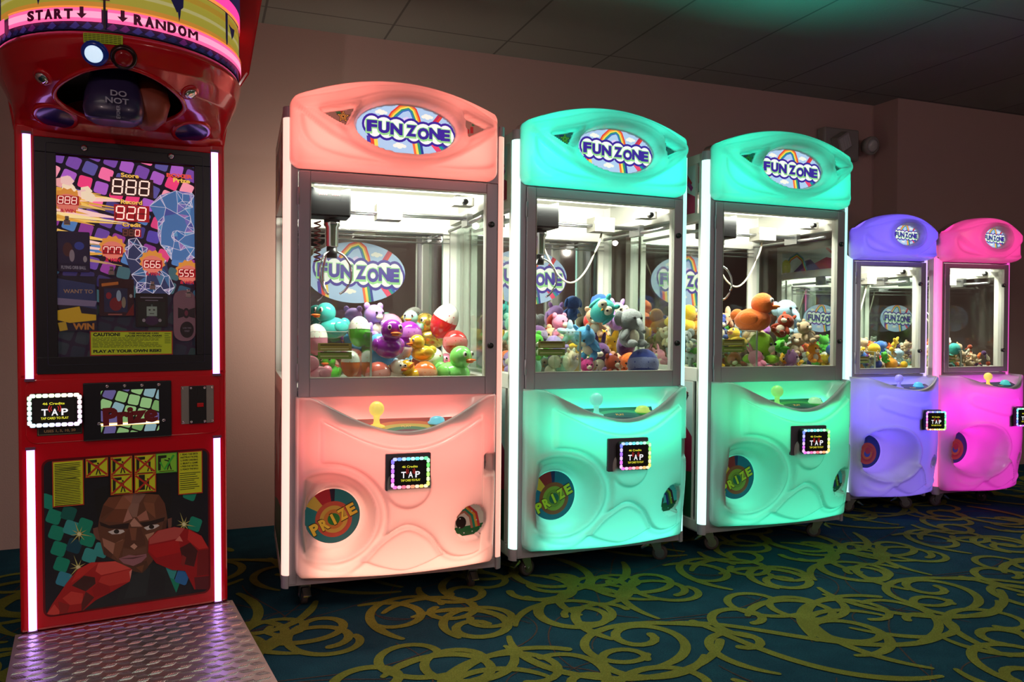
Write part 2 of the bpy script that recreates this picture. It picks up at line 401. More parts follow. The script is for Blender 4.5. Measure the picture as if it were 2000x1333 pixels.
def funzone(A, cx, cy_, w, h, e):
    """oval FUN ZONE sign: sky, clouds, rainbows and the bubble lettering; print width w, height h"""
    A.clip = ell(cx, cy_, w/2, h/2, 48)
    P = lambda a, b: (cx+a*w/2, cy_+b*h/2)
    A.poly(A.clip, ink(*SKY, e=e)); A.up()
    RB = [(226, 60, 52), (244, 150, 50), (250, 224, 90), (40, 150, 120), (58, 110, 190)]
    for a, b, s in ((-.48, .62, .10), (.42, .60, .10), (-.12, -.62, .11)): cloud(A, *P(a, b), s*w/2, ink(250, 246, 232, e=e))
    A.up()
    rainbow_strip(A, [P(-.32, .30), P(-.24, .58), P(-.10, .84), P(.05, .93), P(.14, .80), P(.20, .5), P(.24, .2)], .15*w/2, RB[::-1], e)
    A.poly([P(-.10, .30), P(-.06, .48), P(.02, .54), P(.1, .44), P(.12, .3)], ink(225, 205, 245, e=e))
    rainbow_strip(A, [P(-.66, -.30), P(-.62, -1.0)], .2*w/2, [(72, 52, 160), (232, 70, 48), (250, 215, 90)], e)
    rainbow_strip(A, [P(.20, -.25), P(.27, -1.0)], .19*w/2, [(246, 110, 60), (252, 224, 90), (40, 150, 120), (40, 60, 150)], e)
    rainbow_strip(A, [P(.52, -.25), P(.78, -.82)], .2*w/2, [(236, 70, 110), (236, 70, 110), (20, 150, 140), (40, 90, 180)], e)
    rainbow_strip(A, [P(.55, .35), P(.70, .75)], .1*w/2, [(226, 60, 52), (190, 40, 80)], e)
    A.up()
    X = [-.66, -.43, -.19, .10, .34, .57, .78]; Y = [.08, .06, .03, .02, -.06, -.02, -.05]; LT = 'FUNZONE'
    WD = [.20, .22, .24, .21, .23, .23, .19]
    purple = ink(58, 32, 150, e=e); white = ink(248, 250, 246, e=e); green = ink(150, 215, 140, e=e)
    for g, m in ((.055, purple), (.0, white)):
        for x, y, wd in zip(X, Y, WD):
            A.ell(*P(x, y+.05), (wd*.74+g*.8)*w/2, (.33+g*1.7)*h/2, m, 20); A.ell(*P(x+.05, y-.09), (wd*.66+g*.8)*w/2, (.33+g*1.7)*h/2, m, 20)
        A.up()
    for x, y, c, wd in zip(X, Y, LT, WD): A.text(c, *P(x, y-.02), .46*h/2, green, bold=.10, w=(wd+.05)*w/2)
    A.up()
    for x, y, c, wd in zip(X, Y, LT, WD): A.text(c, *P(x, y), .41*h/2, purple, bold=.06, w=wd*w/2)
    A.clip = None

def seg_dist(X, Z, P):
    """distance of grid points to an open line P"""
    D = np.full(X.shape, 1e9)
    for (x0, z0), (x1, z1) in zip(P, P[1:]):
        dx, dz = x1-x0, z1-z0; L2 = dx*dx+dz*dz+1e-12
        t = np.clip(((X-x0)*dx+(Z-z0)*dz)/L2, 0, 1); D = np.minimum(D, np.hypot(X-x0-t*dx, Z-z0-t*dz))
    return D
def sst(x): x = np.clip(x, 0, 1); return x*x*(3-2*x)
def smooth_line(P, n=6):
    out = []
    for i in range(len(P)-1):
        p0 = P[max(i-1, 0)]; p1 = P[i]; p2 = P[i+1]; p3 = P[min(i+2, len(P)-1)]
        for k in range(n):
            t = k/n
            out.append(tuple(0.5*((2*p1[j])+(-p0[j]+p2[j])*t+(2*p0[j]-5*p1[j]+4*p2[j]-p3[j])*t*t+(-p0[j]+3*p1[j]-3*p2[j]+p3[j])*t**3) for j in (0, 1)))
    out.append(P[-1]); return out
def edge_params(n, er, L):
    q = [er*(1-math.cos(math.pi/2*k/5)) for k in range(6)]
    mid = [er+(L-2*er)*k/n for k in range(1, n)]
    return np.array(q + mid + [L-x for x in q[::-1]])/L

def shell_sheet(u0, u1, z0, ztop, depth, rc, er, nu, nv, relief, open_top=False):
    """moulded front: outline u0..u1 x z0..ztop(s) with rounded corners; depth(X,Z,s) bulge; relief(X,Z) in metres forward"""
    S = edge_params(nu, er, u1-u0); H = float(np.mean(ztop(S)))-z0; T = edge_params(nv, er, H)
    if open_top:
        T = np.array([t for t in T if t <= 1-er/H] + list(np.linspace(1-er/H, 1, 5))[1:])
    SS, TT = np.meshgrid(S, T); Z = z0 + TT*(ztop(SS)-z0)
    db = np.clip(Z-z0, 0, rc); ins = rc-np.sqrt(np.maximum(rc*rc-(rc-db)**2, 0))
    if not open_top:
        dt = np.clip(ztop(SS)-Z, 0, rc); ins = np.maximum(ins, rc-np.sqrt(np.maximum(rc*rc-(rc-dt)**2, 0)))
    X = u0+ins + SS*(u1-u0-2*ins)
    e = np.minimum(SS, 1-SS)*(u1-u0-2*ins); e = np.minimum(e, Z-z0)
    if not open_top: e = np.minimum(e, ztop(SS)-Z)
    q = np.clip(e/er, 0, 1); fac = np.sqrt(np.maximum(1-(1-q)**2, 0))
    V = depth(X, Z, SS)
    V = (V + relief(X, Z, V)*sst(e/er-0.3))*fac
    return np.stack([X, -V, Z], -1), S
# ------------------------------------------------------------------ card reader with its ring of coloured lamps
def hsv(h, s_, v):
    import colorsys
    return tuple(int(255*x) for x in colorsys.hsv_to_rgb(h % 1, s_, v))
def card_reader(parent, M, w, h, depth=0.03, white=0.0, h0=0.0, back=None, txt='TAP'):
    """reader facing local -y with its centre at the origin of M"""
    b = MB(); b.T = M
    if back:
        b.prism(rrect(-back[0]/2+back[2], back[0]/2+back[2], -back[1]/2, back[1]/2, .004), 0.012, 0.0)
        b.build('reader_plate', mat('reader_grey', C(80, 78, 88), 0.5), parent)
    b = MB(); b.T = M
    b.prism(rrect(-w/2, w/2, -h/2, h/2, .018), 0.0, -depth)
    rd = b.build('card_reader', BLACK, parent, bevel=0.002)
    # coloured lamp ring
    ms = []; nseg = []
    bz = w*0.095; b = MB(); b.T = M
    per = []; nx = 8; nz = 6
    for i in range(nx): per.append((-w/2+bz/2+(w-bz)*(i+.5)/nx, h/2-bz/2, (w-bz)/nx*.47, bz*.42))
    for i in range(nz): per.append((w/2-bz/2, h/2-bz/2-(h-bz)*(i+.5)/nz, bz*.42, (h-bz)/nz*.47))
    for i in range(nx): per.append((w/2-bz/2-(w-bz)*(i+.5)/nx, -h/2+bz/2, (w-bz)/nx*.47, bz*.42))
    for i in range(nz): per.append((-w/2+bz/2, -h/2+bz/2+(h-bz)*(i+.5)/nz, bz*.42, (h-bz)/nz*.47))
    n = len(per)
    for k, (x, z, a, c) in enumerate(per):
        sat = 0.55 if k % 2 else 0.28
        if white: sat *= (1-white)
        col = hsv(h0-k/n, sat, 1.0); m = ink(*col, e=1.35 if not white else 1.6)
        if m not in ms: ms.append(m)
        q = rrect(x-a, x+a, z-c, z+c, min(a, c)*.7, 2); b.prism(q, -depth-.0015, -depth+.001, ms.index(m))
    b.build('lamp_ring', ms, rd)
    A = Art(lambda p, q, k: M @ Vector((p, -depth-.0012-k, q)))
    A.poly(rrect(-w*.36, w*.36, -h*.33, h*.33, .006), MATTE); A.up(2)
    A.text('46 Credits', -w*.02, h*.20, h*.07, ink(235, 230, 60, e=.9), w=w*.40); A.up()
    for r in (.07, .11):
        for a0 in (-40, 140): A.strip(arcpts(0, h*.05, r*w, r*w, a0, a0+80, 8), w*.014, ink(200, 40, 40, e=.9))
    A.up(); [A.text(c_, (i_-1)*w*.18, -h*.05, h*.20, ink(240, 240, 245, e=1.0), w=w*.12, bold=.02) for i_, c_ in enumerate(txt)]; A.up()
    A.text('TAP CARD TO PLAY', 0, -h*.23, h*.07, ink(235, 230, 60, e=.9), w=w*.50)
    A.build('screen', rd)
    return rd

def caster(parent, x, y, ztop, rot, lever=True):
    T = Matrix.Translation((x, y, 0)) @ Matrix.Rotation(rot, 4, 'Z'); r = .034
    b = MB(); b.T = T
    b.box(-.03, .03, -.03, .03, ztop-.004, ztop, 0); b.cyl((0, 0, ztop-.02), (0, 0, ztop-.004), .018, m=0)
    for s in (-1, 1): b.prism([(-.022, ztop-.016), (.022, ztop-.016), (.030, r+.006), (.022, r-.008), (.006, r-.006)], s*.017-.0012, s*.017+.0012, 0)
    b.box(-.022, .022, -.018, .018, ztop-.02, ztop-.014, 0); b.cyl((.018, -.02, r), (.018, .02, r), .006, m=0)
    c = b.build('caster', STEEL, parent)
    b = MB(); b.T = T
    b.lathe([(r-.008, -.011), (r-.002, -.010), (r, -.006), (r, .006), (r-.002, .010), (r-.008, .011)], (.018, 0, r), (0, 1, 0), n=24)
    b.build('wheel', RUBBER, c)
    b = MB(); b.T = T; b.cyl((.018, -.0125, r), (.018, .0125, r), r-.013, m=0); b.build('wheel_hub', STEEL, c)
    if lever:
        b = MB(); b.T = T; b.prism([(-.028, ztop-.022), (-.034, ztop-.02), (-.062, ztop-.042), (-.060, ztop-.047), (-.028, ztop-.03)], -.014, .014); b.build('brake_lever', CHROME, c)

# ------------------------------------------------------------------ claw machines
BIG = dict(W=.82, D=.70, zb=.10, zt=1.79, du=(.054, .79), dz=(.768, 1.572), wu=(.093, .746), wz=(.835, 1.535),
           sh=(.045, .778, .125, .765, .115), bulge=(.085, .10), dishL=((.174, .341, .100), (.152, .362, .158)), dishR=((.655, .315, .066), (.668, .335, .145)),
           mq=(0.02, .780, 1.578, 1.828, .080), md=.062, oval=(.428, 1.738, .186, .092), deck=(.24, .60), joy=.315, but=.535,
           reader=(.41, .526, .135, .108), fz=.80, mirror=(.085, .735))
SMALL = dict(W=.517, D=.66, zb=.092, zt=1.503, du=(.045, .495), dz=(.762, 1.37), wu=(.072, .462), wz=(.790, 1.347),
           sh=(.012, .505, .105, .742, .06), bulge=(.10, .12), dishL=((.112, .345, .090), (.135, .350, .140)), dishR=((.43, .30, .03), (.415, .30, .055)),
           mq=(0.00, .500, 1.378, 1.548, .075), md=.085, oval=(.262, 1.503, .086, .056), deck=(.16, .43), joy=.215, but=.345,
           reader=(.315, .535, .105, .10), fz=.76, mirror=(.06, .46))

def claw_machine(k, spec, pos, t, lean, label, cols, caster_rot):
    s = spec; W, D = s['W'], s['D']; big = spec is BIG
    root = empty('claw_machine', (pos[0], pos[1], .004 if lean else 0), (0, lean, t))
    tag(root, label, 'claw machine', 'claw machines in a row along the wall')
    zb, zt = s['zb'], s['zt']; (a0, a1), (c0, c1) = s['wu'], s['wz']; (d0, d1), (e0, e1) = s['du'], s['dz']; fz = s['fz']
    # ---- cabinet: posts, rails, floor of the chamber
    b = MB()
    for x0, x1 in ((.024, d0-.003), (d1+.003, W-.024)): b.box(x0, x1, .002, .05, zb, zt)
    b.box(.024, W-.024, .004, .05, e1+.003, zt); b.box(.024, W-.024, .004, .04, e0-.035, e0-.004)
    b.box(.024, W-.024, .006, .03, zb, e0-.03); b.box(0.004, W-.004, .004, D, zb-.006, zb+.03)
    b.build('front_frame', METAL, root, bevel=.002)
    b = MB()
    for x0, x1 in ((0, .05), (W-.05, W)):
        b.box(x0, x1, .028, .050 if big else .066, zb, zt); b.box(x0, x1, D-.05, D, zb, zt)
        b.box(x0, x1, .03, D-.02, zt-.04, zt); b.box(x0, x1, .03, D-.02, zb, zb+.045)
        b.box(x0, x1, .03, D-.02, fz-.03, fz+.03); b.box(x0, x1, .03, D-.02, c1-.045, c1-.01)
    b.box(.05, W-.05, D-.05, D, c1-.06, zt); b.box(.05, W-.05, D-.05, D, zb, fz+.02)
    b.build('cabinet_frame', WALU, root, bevel=.0025)
    b = MB(); b.box(.05, W-.05, .05, D-.05, fz-.012, fz); b.build('chamber_floor', WHITE, root)
    b = MB(); b.box(.04, W-.04, .05, D-.05, c1+.085, c1+.095)
    b.build('chamber_lining', WHITE, root)
    # side walls: lower board, printed upper board, glass between
    for sx, side in ((0, -1), (W, 1)):
        xo = sx + side*.0015
        b = MB(); xa, xb = sorted((sx-side*.012, sx-side*.002)); b.box(xa, xb, .075, D-.05, zb+.045, fz-.03); sb = b.build('lower_side_board', WALU, root)
        b = MB(); b.box(xa, xb, .075, D-.05, c1-.01, zt-.04); sb2 = b.build('upper_side_board', WALU, root)
        A = Art(lambda p, q, kk, side=side, sx=sx: (sx-side*.002+side*(.0008+kk), p, q))
        y0, y1 = .08, D-.055
        # lower picture: hills and a red slope; upper picture: sky, red band, mountains
        z0, z1 = zb+.05, fz-.035; Hh = z1-z0; Ln = y1-y0; fx = (lambda p: y0+Ln*(p if side < 0 else 1-p))
        A.clip = [(y0, z0), (y1, z0), (y1, z1), (y0, z1)] 
        A.rect(y0, y1, z0, z1, ink(196, 216, 214)); A.up()
        A.poly([(fx(0), z0+Hh*.6), (fx(.18), z0+Hh*.74), (fx(.42), z0+Hh*.42), (fx(.75), z0+Hh*.66), (fx(1), z0+Hh*.4), (fx(1), z0), (fx(0), z0)] if side < 0 else [(fx(1), z0), (fx(1), z0+Hh*.4), (fx(.75), z0+Hh*.66), (fx(.42), z0+Hh*.42), (fx(.18), z0+Hh*.74), (fx(0), z0+Hh*.6), (fx(0), z0)], ink(168, 36, 70)); A.up()
        A.poly([(fx(0), z0), (fx(1), z0), (fx(1), z0+Hh*.22), (fx(.5), z0+Hh*.30), (fx(0), z0+Hh*.34)], ink(30, 92, 60)); A.up()
        A.poly([(fx(.05), z0+Hh*.92), (fx(.12), z0+Hh*.94), (fx(.3), z0+Hh*.74), (fx(.24), z0+Hh*.70)], ink(120, 34, 40))
        A.poly([(fx(.05), z0+Hh*.90), (fx(.07), z0+Hh*.92), (fx(.24), z0+Hh*.72), (fx(.22), z0+Hh*.68)], ink(20, 20, 22))
        A.build('side_picture', sb); A = Art(A.fm)
        z0, z1 = c1-.005, zt-.045; Hh = z1-z0
        A.clip = [(y0, z0), (y1, z0), (y1, z1), (y0, z1)]
        A.rect(y0, y1, z0, z1, ink(206, 226, 226)); A.up()
        A.poly([(fx(0), z0), (fx(0), z0+Hh*.34), (fx(.2), z0+Hh*.56), (fx(.42), z0+Hh*.3), (fx(.42), z0)], ink(176, 60, 100))
        A.poly([(fx(.3), z0), (fx(.5), z0+Hh*.62), (fx(.56), z0+Hh*.58), (fx(.78), z0)], ink(104, 78, 150)); A.up()
        A.poly([(fx(.47), z0+Hh*.54), (fx(.5), z0+Hh*.64), (fx(.56), z0+Hh*.60), (fx(.6), z0+Hh*.48), (fx(.53), z0+Hh*.52)], ink(240, 240, 244))
        rainbow_strip(A, [(fx(.55), z0), (fx(.62), z0+Hh*.6), (fx(.72), z0+Hh*.86), (fx(.84), z0+Hh*.7), (fx(.92), z0+Hh*.3)], Hh*.22, [(226, 60, 52), (250, 214, 80), (60, 170, 110), (120, 150, 210)], 0)
        A.poly(ell(fx(.93), z0+Hh*.25, .05, .05, 14), ink(224, 226, 110)); A.up()
        A.strip([(fx(.06), z0+Hh*.6), (fx(.2), z0+Hh*1.0)], Hh*.13, ink(196, 40, 56)); A.strip([(fx(.04), z0+Hh*.5), (fx(.1), z0+Hh*.66)], Hh*.1, ink(160, 60, 150))
        A.build('side_picture', sb2)
        b = MB(); xa, xb = sorted((sx-side*.020, sx-side*.016)); b.box(xa, xb, .07, D-.045, fz+.02, c1-.03); b.build('side_window', GLASS, root)
    # corner light strips with end caps
    for sx, side, nm in ((0, 1, 0), (W, -1, 1)):
        r = .024; P = [(sx+side*.026, .002)] + [(sx+side*(r-r*math.sin(R(a))), r-r*math.cos(R(a))-.004) for a in range(0, 91, 15)] + [(sx, .03), (sx+side*.026, .03)]
        b = MB(); b.prism(P, zb+.035, zt-.035, axis='z'); b.build('light_strip', cols['strip'][nm], root)
        b = MB(); b.prism([(x-side*.001, y-.001) for x, y in P], zb-.012, zb+.035, axis='z'); b.build('corner_cap', METAL, root, bevel=.0015); b = MB(); b.prism([(x-side*.001, y-.001) for x, y in P], zt-.035, zt+.004, axis='z'); b.build('corner_cap', METAL, root, bevel=.0015)
    # ---- door with window, hinges side bolts
    b = MB(); b.box(d0, a0, -.006, .028, e0, e1); b.box(a1, d1, -.006, .028, e0, e1); b.box(a0, a1, -.006, .028, e0, c0); b.box(a0, a1, -.006, .028, c1, e1)
    dr = b.build('door', METAL, root, bevel=.003)
    b = MB(); t_ = .0022
    b.box(a0, a0+t_, -.0075, .03, c0, c1); b.box(a1-t_, a1, -.0075, .03, c0, c1); b.box(a0, a1, -.0075, .03, c0, c0+t_); b.box(a0, a1, -.0075, .03, c1-t_, c1); b.build('window_seal', mat('seal_grey', C(190, 188, 180), .4), dr)
    b = MB(); b.box(a0+t_, a1-t_, .006, .010, c0+t_, c1-t_); b.build('window_pane', GLASS, dr)
    for zz in (c0+(c1-c0)*.83, c0+(c1-c0)*.17):
        b = MB(); xk = (a1+.018) if big else a1-.01; b.lathe([(.011, 0), (.011, -.010), (.009, -.013), (.004, -.014)], (xk, -.006, zz), (0, 1, 0), n=16); o = b.build('lock', BLACK, dr)
        if k >= 2: b = MB(); b.lathe([(.007, 0), (.006, -.002)], (xk, -.020, zz), (0, 1, 0), n=14); b.build('lock_core', CHROME, o)
    b = MB()
    for zz in (e0+.09, e1-.09): b = MB(); b.cyl((d0-.002, -.006, zz-.03), (d0-.002, -.006, zz+.03), .004, n=10); b.build('hinge', METAL, dr)
    # ---- chamber: mirror with the oval sticker, gantry, claw, lamps
    m0, m1 = s['mirror']
    b = MB(); b.box(m0-.03, m1+.03, D-.056, D-.051, fz+.015, c1-.05); mi = b.build('back_mirror', MIRROR, root)
    fw = (.44, .27) if big else (.25, .17)
    A = Art(lambda p, q, kk: (p, D-.0575-kk, q)); funzone(A, s['sx'] if 'sx' in s else (W*.415 if big else W*.53), (c0+c1)/2+(.075 if big else 0.0), *fw, .12); A.build('oval_sticker', mi)
    b = MB()
    for x0, x1 in ((m0-.03, m0), (m1, m1+.03)): b.box(x0, x1, D-.062, D-.05, fz+.01, c1-.05)
    b.box(m0, m1, D-.062, D-.05, c1-.085, c1-.05); b.build('mirror_frame', WHITE, mi, bevel=.001)
    zr = c1-.055
    b = MB()
    b.cyl((.06, D*.42, zr), (W-.06, D*.42, zr), .006); b.cyl((.06, D*.42+.05, zr), (W-.06, D*.42+.05, zr), .006)
    for x in (.062, W-.062): b.cyl((x, .09, zr-.02), (x, D-.08, zr-.02), .007); b.box(x-.012, x+.012, D*.42-.02, D*.42+.07, zr-.035, zr+.015)
    for i in range(3): b.cyl((.06, D-.075, zr-.035-.02*i), (W-.06, D-.075, zr-.035-.02*i), .0018, n=6)
    b.build('gantry_rail', STEEL, root)
    cxp, cyp = (a0+.080, .16) if big else (a0+.045, .16)
    q = 1.0 if big else .62
    b = MB(); b.T = Matrix.Translation((cxp, cyp, zr))
    b.prism([(-.075*q, -.05*q), (.075*q, -.05*q), (.075*q, .058*q), (.03*q, .046*q), (-.03*q, .046*q), (-.075*q, .058*q)], -.06*q, .06*q)
    tr = b.build('claw_carriage', mat('carriage_black', C(10, 10, 12), .55, spec=.15), root, bevel=.006)
    if k == 0:
        A = Art(lambda p, q_, kk: (cxp+p, cyp-.0612-kk, zr+q_)); 
        for x in (-.025, .022): 
            for j in range(4): A.rect(x-.016+j*.008, x-.011+j*.008, .028, .034, ink(255, 60, 50, e=1.2))
        A.build('indicator', tr)
    b = MB(); b.T = Matrix.Translation((cxp+.012*q, cyp, 0))
    b.cyl((0, 0, zr-.10*q), (0, 0, zr-.05*q), .012*q, m=1); b.lathe([(.030*q, 0), (.030*q, -.022*q), (.024*q, -.03*q), (.024*q, -.10*q), (.018*q, -.105*q)], (0, 0, zr-.055*q), n=20, m=0)
    b.cyl((0, 0, zr-.20*q), (0, 0, zr-.16*q), .020*q, m=1)
    hd = b.build('claw_head', [CHROME, BLACK], root)
    for j in range(3):
        an = R(90+j*120+20); b = MB(); dx, dy = math.cos(an), math.sin(an)
        b.T = Matrix.Translation((cxp+.012*q, cyp, 0)); P = [(.015, -.175), (.045, -.19), (.07, -.23), (.072, -.28), (.05, -.32), (.03, -.335)]
        b.tube([(dx*r_*q, dy*r_*q, zr+z_*q) for r_, z_ in smooth_line(P, 4)], .0045*q, 7); b.build('claw_prong', CHROME, hd)
    b = MB(); P = []
    for j in range(60): a = j*.9; P.append((cxp-.04*q+.012*math.cos(a), cyp+.02+.012*math.sin(a), zr-.06*q-j*.0026*q))
    b.tube(P, .003, 5); b.build('coiled_cord', mat('cord_red', C(120, 20, 26), .4) if k == 0 else BLACK, hd)
    # hanging cable loop
    P = [(x_, D*.47, zr-.01-dz) for x_, dz in ((W*.30, 0), (W*.36, .12), (W*.44, .22), (W*.52, .25), (W*.60, .20), (W*.68, .08), (W*.71, 0.0))]
    if k >= 1:
        P2 = smooth_line([(p[0], p[2]) for p in P], 5); b = MB(); b.tube([(p[0], D*.47, p[1]) for p in P2], .0045, 7); b.build('hanging_cable', mat('cable_grey', C(196, 190, 172), .5), root)
    b = MB(); b.box(a0+.28*q if k == 0 else W*.62, (a0+.28*q if k == 0 else W*.62)+.10*q, D*.42-.03, D*.42+.05, zr-.028, zr+.035); b.cyl((W*.62, D*.42-.035, zr+.01), (W*.62, D*.42-.03, zr+.01), .008)
    b.build('gantry_motor', mat('bare_steel', C(170, 166, 158), .35, .6), root)
    b = MB(); b.box(a1-.10*q, a1-.02*q, .10, .16, c1-.035, c1-.004); bc = b.build('camera_bracket', mat('bare_steel', C(170, 166, 158), .35, .6), root)
    b = MB(); b.lathe([(.012, 0), (.012, .02), (.006, .025)], (a1-.06*q, .10, c1-.022), (0, -1, 0), n=14); b.build('camera_lens', BLACK, bc)
    b = MB(); b.cyl((a0+.02, .07, c1+.008), (a1-.02, .07, c1+.008), .008, n=12); b.build('lamp_tube', mat('lamp_tube', (1, 1, 1), .4, emit=(1, .97, .88), es=5), root)
    area('chamber_lamp', (W/2, .10, c1+.0), (R(42), 0, 0), (a1-a0)*.9, .06, cols['lamp'], (1.0, .96, .84), root)
    if k == 0: area('rear_fill', (W*.42, D+.012, 1.22), (R(90), 0, 0), .5, .7, 7.5, (1.0, .86, .66), root)  # added light hidden behind the cabinet, brightens the wall
    # ---- prize chute of clear acrylic with its notice
    ch0, ch1, chy, chz = (a0+.005, a0+.225, .27, fz+.20) if big else (a0+.002, a0+.13, .20, fz+.12)
    b = MB(); b.box(ch1-.004, ch1, .035, chy, fz, chz); b.box(ch0, ch1-.004, chy-.004, chy, fz, chz); b.box(ch0, ch1-.004, .032, .036, fz, chz-.02); ca = b.build('prize_chute', ACRYL, root)
    b = MB(); b.box(ch1-.0055, ch1+.0015, .034, chy, chz, chz+.002); b.box(ch0, ch1, chy-.0055, chy+.001, chz, chz+.002); b.box(ch1-.006, ch1+.001, .030, .0345, fz, chz); b.build('chute_edge', mat('acrylic_edge', C(210, 220, 205), .2), ca)
    A = Art(lambda p, q_, kk: (p, .0315-kk, q_)); nw = (ch1-ch0); nx0 = ch0+nw*.12; zc = chz-.045*q
    A.rect(nx0, nx0+nw*.55, zc-.022*q, zc+.006*q, ink(190, 176, 90)); A.rect(nx0, nx0+nw*.55, zc-.052*q, zc-.026*q, ink(150, 180, 80)); A.up()
    for j, st in enumerate(('DO NOT SHAKE', 'OR TILT', 'NO REFUNDS', 'HAVE FUN')): pass
    for j in range(4): A.strip([(nx0+nw*.04, zc-.001-j*.0135*q), (nx0+nw*.5, zc-.001-j*.0135*q)], .004*q, ink(245, 240, 180) if j % 2 else ink(90, 70, 20))
    A.build('notice', ca)
    # ---- marquee
    u0, u1, mz0, mz1, arch = s['mq']; md = s['md']; ox, oz, orx, orz = s['oval']; Wm = u1-u0; Hm = mz1-mz0
    sgv = md*.45 if big else md+.022
    ztop = lambda S: mz1 + arch*(1-((S-.5)/.5)**2)*np.ones_like(S)
    g = Wm/.736; gz = Hm/.25
    mapx = lambda x: u0+(x-.044)*g
    mapz = lambda z: mz0+(z-1.578)*gz
    lowc = smooth_line([(mapx(x), mapz(z)) for x, z in ((.05, 1.80), (.085, 1.765), (.17, 1.70), (.28, 1.642), (.36, 1.612), (.43, 1.602), (.52, 1.612), (.62, 1.655), (.70, 1.705), (.79, 1.775))])
    low2 = smooth_line([(mapx(x), mapz(z)) for x, z in ((.075, 1.75), (.085, 1.69), (.13, 1.64), (.22, 1.612), (.33, 1.600), (.43, 1.588), (.55, 1.592), (.66, 1.60), (.76, 1.625), (.775, 1.70))])
    upc = smooth_line([(mapx(x), mapz(z)) for x, z in ((.05, 1.80), (.10, 1.815), (.20, 1.840), (.30, 1.868), (.43, 1.882), (.56, 1.868), (.66, 1.84), (.74, 1.80), (.79, 1.775))])
    TRI = [[(.117, 1.773), (.250, 1.806), (.209, 1.722)], [(.628, 1.812), (.738, 1.768), (.650, 1.722)]] if big else []
    lx_ = np.array([p[0] for p in lowc]); lz_ = np.array([p[1] for p in lowc]); ux_ = np.array([p[0] for p in upc]); uz_ = np.array([p[1] for p in upc])
    def insd(X, Z, T):
        o = np.full(X.shape, 1e9)
        for i in range(3):
            (x0, z0), (x1, z1) = T[i], T[(i+1) % 3]; L = math.hypot(x1-x0, z1-z0); o = np.minimum(o, -((x1-x0)*(Z-z0)-(z1-z0)*(X-x0))/L)
        return o
    def relief(X, Z, V):
        h = .018*sst((Z-np.interp(X, lx_, lz_))/.016+.5)*sst((np.interp(X, ux_, uz_)-Z)/.014+.5)
        h += .010*np.exp(-(seg_dist(X, Z, low2)/.011)**2)
        qd = np.hypot((X-ox)/orx, (Z-oz)/orz); wq = .014/orz
        h += .012*np.exp(-((qd-1.22)/.10)**2)
        ins = sst((1.06-qd)/(wq*.6)); h = h*(1-ins) + (sgv-V)*ins
        for T in TRI:
            dd = insd(X, Z, T); h += .005*np.exp(-((dd+.010)/.006)**2); i2 = sst(dd/.008+.4); h = h*(1-i2)+(md*.5-V)*i2
        return h
    dep = lambda X, Z, S: md + (.02 if big else .045)*np.sin(np.pi*S)
    Pq, _ = shell_sheet(u0, u1, mz0, ztop, dep, .035, .022, 92 if big else 56, 44 if big else 34, relief)
    Pq = np.concatenate([Pq], 0)
    b = MB(); b.sheet(Pq)
    # closing band back to the cabinet
    ring_idx = [(0, i) for i in range(Pq.shape[1])] + [(j, Pq.shape[1]-1) for j in range(1, Pq.shape[0])] + [(Pq.shape[0]-1, i) for i in range(Pq.shape[1]-2, -1, -1)] + [(j, 0) for j in range(Pq.shape[0]-2, 0, -1)]
    r1 = [b._av(tuple(float(t) for t in Pq[j, i])) for j, i in ring_idx]; r2 = [b._av((float(Pq[j, i, 0]), .0, float(Pq[j, i, 2]))) for j, i in ring_idx]
    r3 = [b._av((float(Pq[j, i, 0]), .05, float(Pq[j, i, 2]))) for j, i in ring_idx]
    n = len(r1)
    for q0, q1 in ((r2, r3),):
        for i in range(n): b.face((q0[i], q0[(i+1) % n], q1[(i+1) % n], q1[i]), 0, False)
    b.face(r3, 0)
    mq = b.build('marquee', cols['shell'], root)
    yl = .045
    area('marquee_lamp', ((u0+u1)/2, -.002, (mz0+mz1)/2+.02), (R(-90), 0, 0), Wm*.94, (Hm+arch)*.86, cols['mq'][0], cols['mq'][1], root)
    if k in (1, 2): area('ceiling_fill', ((u0+u1)/2, -.03, mz1+arch+.012), (R(180+32), 0, 0), Wm*.7, .03, 2.2, (.03, 1.0, .72), root, 140)  # added light facing up, tints the ceiling teal
    A = Art(lambda p, q_, kk: (p, -sgv-.003-kk, q_)); funzone(A, ox, oz, orx*2.02, orz*2.02, .95); A.build('marquee_sign', mq)
    b = MB(); rr = [[], []]
    pts = [(ox+orx*1.03*math.cos(2*math.pi*i/48), -sgv-.006, oz+orz*1.03*math.sin(2*math.pi*i/48)) for i in range(49)]
    b.tube(pts, .004 if big else .0025, 6, caps=False); b.build('sign_rim', mat('rim_grey', C(120, 125, 140), .3), mq)
